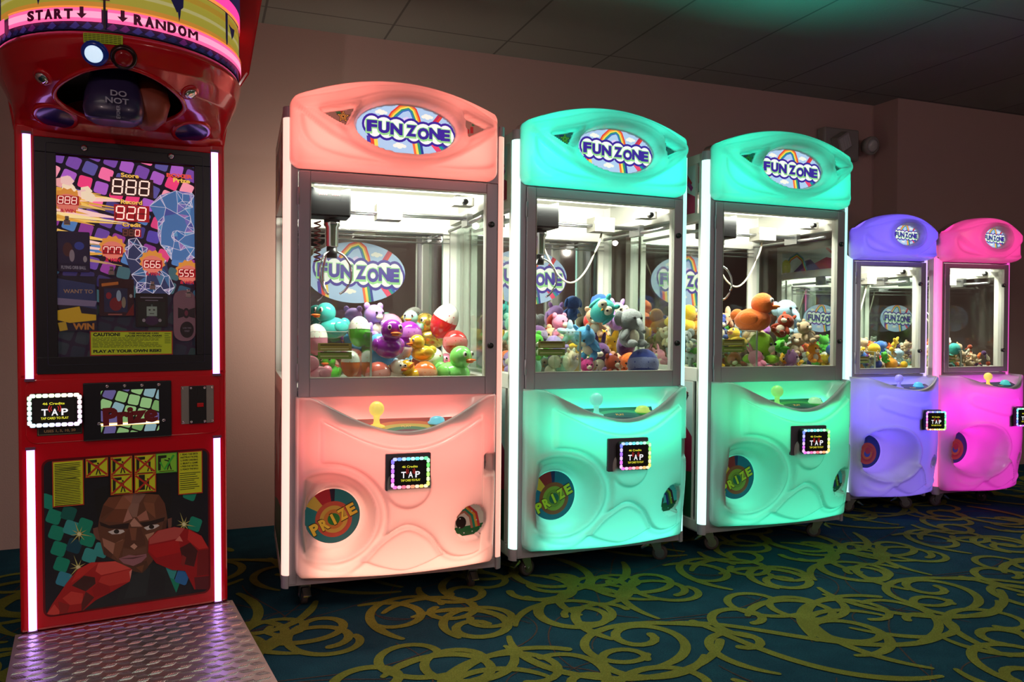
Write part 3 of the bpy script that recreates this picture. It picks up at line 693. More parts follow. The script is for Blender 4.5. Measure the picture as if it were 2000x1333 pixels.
    if big:
        for ti, T in enumerate(TRI):
            A = Art(lambda p, q_, kk: (p, -md*.5-.0015-kk, q_)); A.clip = T if (T[1][0]-T[0][0])*(T[2][1]-T[0][1])-(T[1][1]-T[0][1])*(T[2][0]-T[0][0]) > 0 else T[::-1]
            bgc = cols['tri']; A.poly(A.clip, ink(*bgc[0], e=.35)); A.up(); cx_ = sum(p[0] for p in T)/3+(.010 if ti == 0 else 0.0); cz_ = sum(p[1] for p in T)/3
            if ti == 0:
                A.strip([(cx_-.04, cz_+.035), (cx_-.01, cz_+.008)], .014, ink(*bgc[1], e=.3)); A.strip([(cx_-.02, cz_+.045), (cx_, cz_+.012)], .012, ink(*bgc[2], e=.3)); A.up()
                for rr_, mm in ((.026, ink(12, 12, 14)), (.021, ink(*bgc[3], e=.5)), (.016, ink(12, 12, 14)), (.011, ink(*bgc[3], e=.5)), (.006, ink(12, 12, 14))):
                    st = [(cx_+(rr_ if i % 2 == 0 else rr_*.45)*math.cos(R(90+36*i)), cz_+(rr_ if i % 2 == 0 else rr_*.45)*math.sin(R(90+36*i))) for i in range(10)]
                    A.poly(st, mm, noclip=True); A.up()
            else:
                A.rect(cx_-.024, cx_-.006, cz_-.02, cz_-.004, ink(*bgc[4], e=.3)); A.rect(cx_-.002, cx_+.010, cz_-.018, cz_+.006, ink(*bgc[4], e=.3)); A.rect(cx_+.004, cx_+.014, cz_+.010, cz_+.024, ink(*bgc[1], e=.3))
            A.build('corner_picture', mq)
    # ---- console shell below the window
    u0, u1, z0, zr_, dip = s['sh']; bl = s['bulge']
    zrim = lambda S: zr_ - dip*np.sin(np.pi*np.clip((S-.06)/.88, 0, 1))**1.15
    (ci, co), (di, do) = s['dishL'], s['dishR']
    fx = (u1-u0)/.733; ff = lambda x: u0+(x-.045)*fx; fz_ = lambda z: z0+(z-.125)*((zr_-z0)/.64)
    def dep2(X, Z, S): return (bl[0] + bl[1]*np.sin(np.pi*np.clip(S, 0, 1))) * (.70+.30*sst((Z-z0)/.30))
    w1 = smooth_line([(ff(x), fz_(z)) for x, z in ((.05, .245), (.09, .200), (.15, .178), (.21, .178), (.27, .215), (.33, .282), (.41, .325), (.49, .285), (.545, .215), (.60, .182), (.67, .180), (.735, .205))])
    w2 = smooth_line([(ff(x), fz_(z)) for x, z in ((.27, .205), (.33, .180), (.41, .163), (.49, .182), (.55, .208))])
    w3 = smooth_line([(ff(x), fz_(z)) for x, z in ((.09, .150), (.16, .148), (.22, .165), (.27, .205))])
    wx, wz_ = [np.array(t) for t in zip(*w1)]; vx, vz = [np.array(t) for t in zip(*w2)]
    def dish(X, Z, i_, o_, lim):
        rin = np.hypot(X-i_[0], Z-i_[1])-i_[2]; rout = np.minimum(o_[2]-np.hypot(X-o_[0], Z-o_[1]), (X-lim) if i_[0] < lim+.2 else (lim-X))
        m = np.where(rin <= 0, 1.0, np.clip(rout, 0, 1)/(np.clip(rout, 0, 1)+np.maximum(rin, 1e-6)))
        return np.where(rin <= 0, 1.0, np.where(rout <= 0, 0, m)), rout
    def relief2(X, Z, V):
        mL, oL = dish(X, Z, ci, co, u0+.024 if big else u0+.012); mR, oR = dish(X, Z, di, do, u1-.018); wd = .014
        S = (X-u0)/(u1-u0); gg = .034 if big else .03
        top = sst((zrim(S)-.052-Z)/wd+.5)
        if big:
            T = top*sst((-oL-gg)/wd+.5)*sst((-oR-gg*.8)/wd+.5)*sst((X-ff(.125))/wd+.5)*sst((ff(.70)-X)/wd+.5)*sst((Z-np.interp(X, wx, wz_)-.012)/wd+.5)
            h = .030*T
            h += .016*sst((.080-np.hypot(X-ff(.41), Z-fz_(.480)))/wd+.5)*sst((fz_(.53)-Z)/.02)
        else:
            cz2 = zr_-.135; sd = np.hypot(np.maximum(np.abs(X-ff(.36))-.115, 0), Z-cz2-.03*np.cos((X-u0)/(u1-u0)*6))
            h = .010*sst((.036-sd)/wd+.5)
        h += .024*sst((np.interp(X, wx, wz_)-Z)/wd+.5)*sst((Z-np.interp(X, vx, vz))/wd+.5)*sst((X-ff(.25))/.02)*sst((ff(.57)-X)/.02)
        h += .010*np.exp(-(seg_dist(X, Z, w1)/.011)**2) + .009*np.exp(-(seg_dist(X, Z, w3)/.010)**2)
        h += .010*np.exp(-((oL+.004)/.010)**2) + .008*np.exp(-((oR+.004)/.009)**2)
        q_ = sst(mL*1.15); h = h*(1-q_) + (.012-V)*mL
        h -= .016*np.exp(-((mL-.62)/.16)**2)*(oL > .012)*(mL < .99)
        h = np.where(mR > 0, h*(1-mR) + ((.085 if big else .09)-V)*mR, h)
        if big:   # notch for the coin box lock at the right edge
            nt_ = sst((X-.715)/.008+.5)*sst((.036-np.abs(Z-.515))/.010+.5); h = h*(1-nt_)+(.006-V)*nt_
        return h
    P2, S2 = shell_sheet(u0, u1, z0, zrim, dep2, .035, .028, 120 if big else 76, 104 if big else 84, relief2, open_top=True)
    rim = P2[-1]; rows = []
    for dv, dz in ((.004, .006), (.012, .009), (.020, .006), (.026, -.002)):
        rr = rim.copy(); rr[:, 1] = np.minimum(rr[:, 1]+dv, 0); rr[:, 2] += dz; rows.append(rr)
    DS = .46*(dip/.115); y_a = -(bl[0]+bl[1])+.028
    wb = sst((S2-.09)/.12)*sst((.91-S2)/.12); zc_ = zr_-dip-.006; yf = np.minimum(rim[:, 1]+.030, -.001); ybk = np.maximum(np.full(len(S2), -.045), yf)
    zde = lambda y: (rim[:, 2]-.002)*(1-wb) + np.minimum(zc_+DS*(y-y_a), rim[:, 2]-.002)*wb
    for f_ in (0.0, .5, 1.0):
        rr = rim.copy(); y = yf+(ybk-yf)*f_; rr[:, 1] = y; rr[:, 2] = zde(y); rows.append(rr)
    for f_, g_ in ((.2, .12), (.5, .62), (.8, .92), (1.0, 1.0)):
        rr = rim.copy(); rr[:, 1] = ybk+(.004-ybk)*f_; rr[:, 2] = zde(ybk)+(zr_+.004-zde(ybk))*g_; rows.append(rr)
    b = MB(); b.sheet(np.concatenate([P2, np.array(rows)], 0)); con = b.build('console', cols['shell'], root)
    pw = cols['con']
    area('console_lamp', ((u0+u1)/2, -.001, z0+(zr_-z0)*.30), (R(-90), 0, 0), (u1-u0)*.80, (zr_-z0)*.40, pw[0]*(.8 if big else .45), pw[3], root)
    area('console_lamp', ((u0+u1)/2, -.001, z0+(zr_-z0)*.70), (R(-90), 0, 0), (u1-u0)*.86, (zr_-z0)*.22, pw[0]*(.50 if big else .95), pw[1], root)
    area('console_lamp', ((u0+u1)/2, -.030, z0+.035), (R(-112), 0, 0), (u1-u0)*.8, .03, pw[2], pw[3], root)
    area('console_lamp', ((u0+u1)/2, -.012, zr_-dip-.075), (R(-150), 0, 0), (u1-u0)*.62, .02, pw[4], pw[5], root)
    # prize disc, prize flap, deck print, stick, button
    A = Art(lambda p, q_, kk: (p, -.0145-kk, q_)); x0_, z0_, r0_ = ci; r0_ *= .985
    A.clip = ell(x0_, z0_, r0_, r0_, 48); E = .10
    pc = cols['disc']
    A.poly(A.clip, ink(*pc[0], e=E)); A.up(); zc = z0_-r0_*.12; xc = x0_+r0_*.05
    for (a_, b_), cc in (((128, 152), pc[1]), ((98, 128), pc[2]), ((88, 98), pc[3])): A.poly([(xc, zc)] + arcpts(xc, zc, r0_*1.6, r0_*1.6, a_, b_, 5), ink(*cc, e=E))
    A.up()
    for rr_, cc in ((.66, pc[4]), (.50, pc[5]), (.36, pc[6]), (.22, pc[7])): A.ell(xc, zc, rr_*r0_, rr_*r0_, ink(*cc, e=E), 36); A.up()
    A.clip = None
    if big:
        tx = 'PRIZE'
        for j, c in enumerate(tx): A.text(c, x0_+(-.62+j*.325)*r0_, z0_-r0_*.14+(-.30+j*.165)*r0_, .42*r0_, ink(60, 50, 20), bold=.08, w=(.33 if c != 'I' else .13)*r0_, rot=R(26)); 
        A.up()
        for j, c in enumerate(tx): A.text(c, x0_+(-.62+j*.325)*r0_, z0_-r0_*.14+(-.30+j*.165)*r0_, .39*r0_, ink(*pc[8], e=.2), bold=.05, w=(.30 if c != 'I' else .10)*r0_, rot=R(26))
    else:
        A.strip([(x0_-.6*r0_, z0_-.2*r0_), (x0_, z0_+.3*r0_), (x0_+.5*r0_, z0_)], .22*r0_, ink(220, 90, 50, e=.1)); A.ell(x0_+.1*r0_, z0_+.05*r0_, .2*r0_, .2*r0_, ink(200, 60, 70, e=.1))
    A.build('prize_door', con)
    xr, zr2, r2_ = di; A = Art(lambda p, q_, kk: (p, -(.0875 if big else .093)-kk, q_)); A.clip = ell(xr, zr2, r2_, r2_, 40)
    if big:
        pcc = cols['flap']
        A.poly(A.clip, ink(*pcc[0], e=.15)); A.up(); A.poly([(xr-r2_, zr2-.1*r2_), (xr+r2_, zr2+.2*r2_), (xr+r2_, zr2-r2_), (xr-r2_, zr2-r2_)], ink(*pcc[0], e=.15))
        A.poly([(xr-.6*r2_, zr2-1.2*r2_), (xr+1.2*r2_, zr2-1.2*r2_), (xr+1.2*r2_, zr2-.25*r2_), (xr+.1*r2_, zr2-.4*r2_), (xr-.9*r2_, zr2-.5*r2_)], ink(*pcc[1], e=.1)); A.up()
        rainbow_strip(A, [(xr-1.05*r2_, zr2-.1*r2_), (xr-.6*r2_, zr2+.45*r2_), (xr-.1*r2_, zr2+.6*r2_), (xr+.35*r2_, zr2+.2*r2_), (xr+.5*r2_, zr2-.5*r2_)], .55*r2_, pcc[2:6], .12)
        A.up(); A.ell(xr-.35*r2_, zr2-.2*r2_, .3*r2_, .34*r2_, ink(30, 14, 12))
        for j in range(14): A.ell(xr+r2_*.8*math.sin(j*2.4), zr2+r2_*.8*math.cos(j*1.7), .04*r2_, .04*r2_, ink(*pcc[6], e=.1), 6)
    else: A.poly(A.clip, ink(170, 30, 100, e=.2))
    A.build('prize_flap', con)
    zd = zr_-dip-.003; q0, q1 = s['deck']; yc = -(bl[0]+bl[1])*.66; ry_ = (bl[0]+bl[1])*.30; DZ = lambda y: DS*(y-y_a)+.0035
    A = Art(lambda p, q_, kk: (p, q_, zd+DZ(q_)+kk)); A.clip = [(q0, yc+ry_), (q0+.02, yc+.2*ry_), *[(q0+(q1-q0)*i/8, yc-ry_*math.sin(math.pi*i/8)) for i in range(1, 8)], (q1-.02, yc+.2*ry_), (q1, yc+ry_)]
    dk = cols['deckc']; A.poly(A.clip, ink(*dk[0])); A.up()
    for j, rr_ in enumerate((1.0, .85, .7, .55, .4)): A.ell((q0+q1)/2, yc-ry_*1.1, (q1-q0)*.60*rr_, ry_*2.1*rr_, ink(*dk[1+j]), 30); A.up()
    A.text('PLAY', (q0+q1)/2, yc+.004, .012, ink(250, 210, 120), bold=.03); A.build('control_panel', con)
    jx, jy = s['joy'], yc+.2*ry_; q_ = 1.0 if big else .8
    b = MB(); b.lathe([(.030*q_, 0), (.028*q_, .006), (.012*q_, .012)], (jx, jy, zd+DZ(jy)-.004)); jo = b.build('joystick', cols['joy'], con)
    b = MB(); b.lathe([(.013*q_, .01), (.010*q_, .022), (.012*q_, .042*q_)], (jx, jy, zd+DZ(jy)-.003)); b.ball((jx, jy, zd+DZ(jy)+.061*q_), .027*q_); b.build('joystick_ball', cols['joy'], jo)
    b = MB(); b.lathe([(.034*q_, 0), (.034*q_, .006), (.028*q_, .010), (.025*q_, .020), (.014*q_, .026), (.001, .028)], (s['but'], yc+.35*ry_, zd+DZ(yc+.35*ry_)-.002)); b.build('push_button', cols['but'], con)
    if big:
        b = MB(); b.box(.722, .770, -.012, .0, .485, .548); lk = b.build('coin_door', METAL, con, bevel=.002)
        b = MB(); b.box(.734, .756, -.016, -.012, .492, .541); b.box(.740, .750, -.019, -.016, .505, .515); b.build('latch', STEEL, lk, bevel=.001)
    rx, rz, rw, rh = s['reader']
    yb = -(bl[0]+bl[1]*math.sin(math.pi*(rx-u0)/(u1-u0)))-.012
    if big: M = Matrix.Translation((rx, yb-.026, rz)) @ Matrix.Rotation(R(cols['rdr']), 4, 'Z'); card_reader(con, M, rw, rh, .022 if k == 0 else .034, 0, cols['h0'], (rw*1.16, rh*1.16, -.003) if k == 0 else (rw*1.28, rh*1.18, -.014))
    else:
        M = Matrix.Translation((rx+.02, yb-.006, rz)) @ Matrix.Rotation(R(cols['rdr']), 4, 'Z'); card_reader(con, M, rw, rh, .04, 0, cols['h0'], (rw*1.1, rh*1.05, -.01))
    # ---- casters
    for i, (x, y) in enumerate(((.085, .07), (W-.10, .07), (.085, D-.08), (W-.10, D-.08))): caster(root, x, y, zb-.006, caster_rot[i % len(caster_rot)])
    return root

def strip_mat(name, c, e): return mat(name, (.8, .8, .8), .4, emit=C(*c), es=e)
SAL = strip_mat('strip_salmon', (255, 196, 178), 1.25); SAL2 = strip_mat('strip_salmon_dim', (255, 170, 150), 1.0)
TEA = strip_mat('strip_teal', (190, 255, 238), 1.5); TEA2 = strip_mat('strip_teal_dim', (170, 250, 235), 1.3)
LAV = strip_mat('strip_lavender', (200, 180, 255), 1.2); PNK = strip_mat('strip_pink', (255, 62, 140), 1.5); MAG = strip_mat('strip_magenta', (235, 60, 190), 1.0); TEL = strip_mat('strip_pale', (180, 225, 245), 1.2)
SHW = shell_mat('milky_plastic', (.86, .86, .86), .62)
dz1 = [(44, 140, 140), (240, 200, 80), (206, 44, 56), (46, 34, 60), (228, 96, 70), (236, 190, 80), (232, 140, 60), (40, 140, 60), (246, 196, 60)]
dz2 = [(20, 130, 160), (230, 210, 60), (150, 40, 50), (30, 50, 110), (150, 90, 50), (140, 190, 60), (120, 170, 50), (30, 120, 90), (170, 220, 40)]
dz3 = [(30, 60, 150), (30, 60, 150), (40, 70, 170), (30, 50, 130), (220, 90, 60), (200, 60, 60), (230, 120, 60), (60, 90, 190), (230, 100, 50)]
fl1 = [(236, 214, 190), (30, 120, 60), (196, 120, 90), (36, 150, 110), (240, 170, 60), (226, 60, 60), (250, 250, 240)]
fl2 = [(60, 200, 190), (10, 120, 80), (40, 50, 140), (30, 110, 80), (120, 190, 60), (50, 40, 60), (120, 240, 230)]
jc = lambda n, c, e=.45: mat(n, C(*c), .25, emit=C(*c), es=e)
MACH = [
 (BIG, (-.8178, 2.7682), .3287, .0102, 'tall claw machine glowing salmon pink, filled with shiny rubber ducks, nearest the boxing machine',
  dict(shell=SHW, strip=(SAL, SAL2), lamp=19, mq=(3.4, (1.0, .20, .15)), con=(1.9, (1.0, .17, .14), .95, (1.0, .37, .26), 1.9, (1.0, .18, .14)), disc=dz1, flap=fl1,
       tri=[(176, 120, 104), (60, 120, 70), (200, 40, 40), (250, 170, 80), (196, 30, 36)], deckc=[(170, 70, 60), (190, 60, 50), (230, 120, 60), (220, 190, 80), (70, 130, 90), (110, 40, 60)],
       joy=jc('stick_yellow', (250, 226, 110), .6), but=jc('button_blue', (120, 210, 230)), rdr=0, h0=.65), [R(95), R(88)]),
 (BIG, (-.0052, 3.0929), .4013, .0102, 'tall teal-glowing claw machine with owl and animal plush, directly right of the salmon pink one',
  dict(shell=SHW, strip=(TEA, TEA2), lamp=17, mq=(2.6, (.012, 1.0, .66)), con=(1.0, (.006, 1.0, .58), .70, (.085, 1.0, .68), 1.8, (.02, 1.0, .55)), disc=dz2, flap=fl2,
       tri=[(20, 120, 110), (20, 60, 110), (10, 90, 100), (90, 200, 60), (14, 50, 80)], deckc=[(10, 90, 90), (20, 150, 120), (60, 200, 150), (20, 130, 120), (10, 110, 110), (10, 60, 80)],
       joy=jc('stick_teal', (130, 245, 220), .5), but=jc('button_yellow', (190, 230, 110)), rdr=-4, h0=.62), [R(18), R(-35)]),
 (BIG, (.8374, 3.4763), .3731, .0102, 'tall teal-glowing claw machine with yellow, orange and green plush, left of the small purple one',
  dict(shell=SHW, strip=(TEA, TEA2), lamp=17, mq=(2.1, (.006, 1.0, .60)), con=(.85, (.004, 1.0, .50), .50, (.05, 1.0, .58), 1.5, (.03, 1.0, .40)), disc=dz2, flap=fl2,
       tri=[(14, 120, 100), (30, 70, 90), (10, 80, 80), (30, 160, 60), (20, 50, 110)], deckc=[(10, 100, 60), (20, 150, 90), (60, 190, 90), (20, 130, 80), (10, 110, 90), (10, 60, 60)],
       joy=jc('stick_green', (150, 245, 130), .5), but=jc('button_green', (170, 240, 180)), rdr=-8, h0=.60), [R(-20), R(150)]),
 (SMALL, (1.7981, 4.2145), .256, 0.0, 'small purple-glowing claw machine between the teal machines and the magenta one',
  dict(shell=SHW, strip=(TEL, LAV), lamp=11, mq=(1.3, (.16, .085, 1.0)), con=(1.25, (.13, .07, 1.0), .22, (.26, .15, 1.0), .6, (.12, .12, 1.0)), disc=dz3, flap=fl1,
       tri=[], deckc=[(30, 40, 90), (60, 70, 160), (70, 80, 170), (60, 60, 140), (40, 60, 130), (30, 40, 90)],
       joy=jc('stick_violet', (150, 140, 250), .5), but=jc('button_cyan', (90, 190, 240)), rdr=-14, h0=.75), [R(160), R(-30)]),
 (SMALL, (2.3566, 4.3585), .2871, 0.0, 'small magenta-glowing claw machine at the right end of the row',
  dict(shell=SHW, strip=(PNK, MAG), lamp=9, mq=(1.15, (1.0, .03, .32)), con=(1.7, (.80, .006, .55), .18, (.9, .02, .62), .6, (.6, .03, .6)), disc=dz3, flap=fl1,
       tri=[], deckc=[(30, 60, 70), (60, 70, 100), (70, 80, 110), (60, 60, 100), (40, 60, 90), (30, 40, 60)],
       joy=jc('stick_yellow', (250, 226, 110), .5), but=jc('button_teal', (90, 220, 215)), rdr=-14, h0=.45), [R(170), R(95)]),
]
ROOTS = [claw_machine(i, *m) for i, m in enumerate(MACH)]
bpy.context.view_layer.update()
# ------------------------------------------------------------------ the boxing machine
BT = .5025
box = empty('boxing_machine', (-1.4749, 2.4027, 0), (0, 0, BT))
tag(box, 'glossy red boxing machine with purple light strips and a silver tread plate foot', 'boxing machine')
RED = mat('red_gloss', C(206, 4, 24), .20, coat=.8, spec=.5)
REDB = mat('red_bumpy', C(160, 6, 18), .25, coat=.6, bump=.5, bscale=60)
VIO = mat('strip_violet', (.5, .4, .7), .4, emit=(.52, .30, 1.0), es=3.2)
GOLD = (244, 190, 80)
Z0b = .082
b = MB(); b.box(-.032, .572, .04, .50, Z0b, 1.64); body = b.build('cabinet', RED, box, bevel=.012, seg=3)
b = MB(); b.box(-.032, .022, .0, .045, .86, 1.64); b.build('front_bezel', RED, box, bevel=.008, seg=3)
b = MB(); b.box(.524, .572, .0, .045, .86, 1.64); b.build('front_bezel', RED, box, bevel=.008, seg=3)
b = MB(); b.box(-.032, .572, .001, .045, 1.602, 1.64); b.build('front_bezel', RED, box, bevel=.008, seg=3)
b = MB(); b.box(-.032, .572, .0, .05, Z0b, .885); b.build('lower_front', RED, box, bevel=.010, seg=3)
b = MB(); b.T = None
b.prism(rrect(-.012, .552, .664, .862, .03), .0015, -.004); b.build('console_plate', RED, box, bevel=.004)
for u_, za, zb_ in ((0, .862, 1.612), (.54, .862, 1.612), (0, .0865, .650), (.54, .0865, .650)):
    b = MB(); P = [(u_-.011, .001)] + [(u_-.011*math.cos(R(a)), -.010*math.sin(R(a))) for a in range(0, 181, 20)] + [(u_+.011, .001)]
    b.prism(P, za, zb_, axis='z'); st = b.build('light_strip', VIO, box)
    for zz in (za-.005, zb_-.003): b = MB(); b.box(u_-.013, u_+.013, -.012, .002, zz, zz+.008); b.build('strip_end', mat('strip_cap', C(120, 80, 110), .3), st)
# ---- display window
b = MB(); b.box(.020, .526, -.006, .0, 1.560, 1.606); b.box(.020, .526, -.006, .0, .878, .930); b.box(.020, .0765, -.006, .0, .930, 1.560); b.box(.4775, .526, -.006, .0, .930, 1.560)
b.box(.020, .526, .0, .03, 1.57, 1.600); b.box(.020, .526, .0, .03, .886, .925); b.box(.022, .07, .0, .03, .9, 1.59); b.box(.484, .524, .0, .03, .9, 1.59)
dp = b.build('display_frame', mat('display_black', C(16, 17, 26), .35), box, bevel=.0015)
b = MB(); P = rrect(.050, .502, .905, 1.590, .006); b.tube([(x, -.0065, z) for x, z in P+P[:1]], .0012, 6, caps=False); b.build('display_rim', mat('display_edge', C(36, 36, 52), .4), dp)
A0, B0, AW, BH = .0765, .928, .401, .630
def segdigits(A, st, x0, x1, y0, y1, bg, on, off, e=1.3, pad=.08, tilt=.08):
    """seven-segment read-out in the given field"""
    A.rect(x0, x1, y0, y1, bg); A.up(); n = len(st); w_ = (x1-x0)*(1-pad)/n; h_ = (y1-y0)*.76; yb = y0+(y1-y0)*.12
    SEG = {'0': 'abcdef', '1': 'bc', '2': 'abged', '5': 'afgcd', '6': 'afgedc', '7': 'abcf', '8': 'abcdefg', '9': 'abcdfg', ' ': ''}
    for i, c in enumerate(st):
        xa = x0+(x1-x0)*pad*.6+i*w_; t = h_*.10; ww = w_*.70
        G = {'a': ((0, 1), (1, 1)), 'g': ((0, .5), (1, .5)), 'd': ((0, 0), (1, 0)), 'f': ((0, .5), (0, 1)), 'b': ((1, .5), (1, 1)), 'e': ((0, 0), (0, .5)), 'c': ((1, 0), (1, .5))}
        for g, ((p0, q0), (p1, q1)) in G.items():
            m = on if g in SEG[c] else off
            if m is None: continue
            f = lambda p, q: (xa+p*ww+(q*h_)*tilt, yb+q*h_)
            a_, b_ = f(p0, q0), f(p1, q1); dx, dy = b_[0]-a_[0], b_[1]-a_[1]
            A.strip([(a_[0]+dx*.06, a_[1]+dy*.06), (a_[0]+dx*.94, a_[1]+dy*.94)], t, m)
    A.up()
def tiles(A, x0, x1, y0, y1, pitch, colf, r=.40, rnd=random.Random(5), rot=R(-18)):
    n = int(max(x1-x0, y1-y0)/pitch)+3; cx_, cy2 = (x0+x1)/2, (y0+y1)/2
    for i in range(-n, n):
        for j in range(-n, n):
            px_ = cx_+(i*math.cos(rot)-j*math.sin(rot))*pitch; py_ = cy2+(i*math.sin(rot)+j*math.cos(rot))*pitch
            if not (x0-pitch < px_ < x1+pitch and y0-pitch < py_ < y1+pitch): continue
            cc = colf((px_-x0)/(x1-x0), (py_-y0)/(y1-y0), rnd)
            if cc is None: continue
            q = rrect(-r*pitch, r*pitch, -r*pitch, r*pitch, .14*pitch, 3); a = rot+R(6)*rnd.uniform(-1, 1)
            A.poly([(px_+u*math.cos(a)-v*math.sin(a), py_+u*math.sin(a)+v*math.cos(a)) for u, v in q], cc)
YD = .026
A = Art(lambda p, q, k: (A0+p*AW, YD-k, B0+q*BH), step=.0003); A.clip = [(0, 0), (1, 0), (1, 1), (0, 1)]
E = 1.0
A.poly(A.clip, ink(30, 18, 44, e=.35)); A.up()
def dcol(a, b, r):  # backlight put into the tile colours, weaker towards the bottom
    if b > .78: return ink(*r.choice([(250, 110, 160), (240, 60, 120), (170, 90, 190), (120, 70, 160), (250, 150, 170), (90, 80, 150)]), e=E)
    if b > .45: return ink(*r.choice([(110, 70, 160), (90, 70, 170), (84, 130, 190), (150, 60, 150), (70, 60, 130), (235, 70, 130)]), e=E*.8)
    if b > .3: return ink(*r.choice([(60, 110, 140), (70, 60, 120), (90, 140, 150)]), e=.35)
    return ink(*r.choice([(50, 90, 90), (60, 80, 90), (40, 60, 80), (70, 96, 90)]), e=.12)
A.fm = (lambda f: (lambda p, q, k: f(p, q*AW/BH, k)))(A.fm); AR = BH/AW; A.clip = [(0, 0), (1, 0), (1, AR), (0, AR)]
tiles(A, 0, 1, 0, AR, .118, dcol); A.up()
Y = lambda q: q*AR
# golden burst at the left
rd = random.Random(3)
for j in range(26):
    y = Y(rd.uniform(.50, .84)); A.strip([(0, y), (.1+rd.uniform(.12, .42), y-rd.uniform(-.02, .10))], rd.uniform(.02, .06), ink(*rd.choice([(240, 190, 90), (250, 220, 150), (222, 160, 60), (250, 200, 190), (180, 140, 90)]), e=E), .004)
A.up()
for j in range(10):
    A.ell(rd.uniform(0, .3), Y(rd.uniform(.80, .90)), .045, .04, ink(*rd.choice([(250, 200, 190), (250, 170, 170), (252, 225, 190)]), e=.9), 5)
A.up()
# two wire-frame heads
def wirehead(P, n, seed, base, e):
    rr = random.Random(seed); A.poly(P, ink(*base, e=e)); A.up(); xs = [p[0] for p in P]; ys = [p[1] for p in P]; pts = list(P)
    def inside(x, y):
        c = False
        for i in range(len(P)):
            (xa, ya), (xb, yb) = P[i], P[i-1]
            if (ya > y) != (yb > y) and x < (xb-xa)*(y-ya)/(yb-ya)+xa: c = not c
        return c
    while len(pts) < n:
        x, y = rr.uniform(min(xs), max(xs)), rr.uniform(min(ys), max(ys))
        if inside(x, y): pts.append((x, y))
    wl = ink(226, 214, 230, e=.75)
    for i, p in enumerate(pts):
        near = sorted(pts, key=lambda t: (t[0]-p[0])**2+(t[1]-p[1])**2)[1:5]
        A.poly([p, near[i % 3], near[3]], ink(*rr.choice([(90, 150, 210), (130, 120, 200), (60, 120, 190), (180, 130, 200), (110, 170, 215), (84, 90, 170)]), e=e))
    A.up()
    for i, p in enumerate(pts):
        for t in sorted(pts, key=lambda t: (t[0]-p[0])**2+(t[1]-p[1])**2)[1:5]: A.strip([p, t], .0035, wl)
    A.up()
wirehead([(.66, Y(.78)), (.74, Y(.84)), (.86, Y(.87)), (.98, Y(.865)), (1.0, Y(.85)), (1.0, Y(.52)), (.94, Y(.50)), (.82, Y(.505)), (.78, Y(.55)), (.74, Y(.58)), (.72, Y(.63)), (.72, Y(.70))], 62, 4, (84, 130, 190), .6)
wirehead([(.46, Y(.55)), (.50, Y(.60)), (.56, Y(.61)), (.60, Y(.57)), (.64, Y(.56)), (.62, Y(.52)), (.78, Y(.50)), (.80, Y(.42)), (.84, Y(.36)), (.80, Y(.32)), (.56, Y(.32)), (.52, Y(.42))], 44, 9, (70, 80, 130), .3)
# read-outs
W_ = ink(255, 214, 196, e=1.3); RD = ink(180, 20, 30, e=.7); OFF = ink(130, 24, 30, e=.4); DK = ink(70, 34, 32, e=.5)
def title(st, x, y, h, w): A.text(st, x, Y(y)-.004, h, ink(120, 30, 30, e=.3), bold=.05, w=w*1.06); A.text(st, x, Y(y), h, ink(*GOLD, e=1.0), bold=.03, w=w)
for x, y, s_ in ((.075, .78, .10), (.385, .555, .10), (.675, .49, .10), (.945, .445, .10)):
    A.poly([(x+(s_ if i % 2 else s_*.84)*math.cos(R(i*15)), Y(y)+(s_ if i % 2 else s_*.84)*math.sin(R(i*15))) for i in range(24)], ink(236, 150, 60, e=.75)); A.up()
    A.ell(x, Y(y)-.02, s_*.8, s_*.7, ink(244, 130, 110, e=.7)); A.up()
title('Score', .515, .928, .034, .13); segdigits(A, '888', .373, .687, Y(.820), Y(.914), DK, W_, OFF)
title('Record', .525, .792, .034, .155); segdigits(A, '920', .398, .655, Y(.692), Y(.776), RD, W_, OFF)
title('Credit', .525, .676, .032, .135); segdigits(A, '880', .455, .593, Y(.614), Y(.655), DK, ink(150, 80, 66, e=.5), None)
segdigits(A, '0', .546, .593, Y(.614), Y(.655), RD, W_, OFF)
for st, x0, x1, y0, y1, wy in (('888', .004, .153, .757, .802, .728), ('777', .313, .457, .520, .562, .492), ('666', .607, .746, .454, .498, .427), ('555', .868, 1.0, .413, .457, .387)):
    segdigits(A, st, x0, x1, Y(y0), Y(y1), RD, W_, OFF); A.text('& WIN', (x0+x1)/2, Y(wy), .026, ink(196, 24, 50, e=.8), bold=.04, w=.105)
A.text('BOXER', .885, Y(.945), .030, ink(240, 80, 60, e=.9), bold=.05, w=.20); A.text('Prize', .90, Y(.922), .034, ink(*GOLD, e=1.0), bold=.04, w=.13)
A.build('backlit_picture', dp)
b = MB(); b.box(A0, A0+AW, .027, .035, B0, B0+BH); b.build('picture_backing', BLACK, dp)
b = MB(); b.box(A0-.004, A0+AW+.004, .001, .0035, B0-.004, B0+BH+.004); b.build('display_glass', glass_mat('display_glass_m', .16, (.96, .96, .97)), dp)
for u_ in (.154, .404):
    b = MB(); b.lathe([(.010, 0), (.010, -.004), (.006, -.008), (.004, -.009)], (u_, -.0065, 1.583), (0, 1, 0), n=16); b.build('bolt', CHROME, dp)
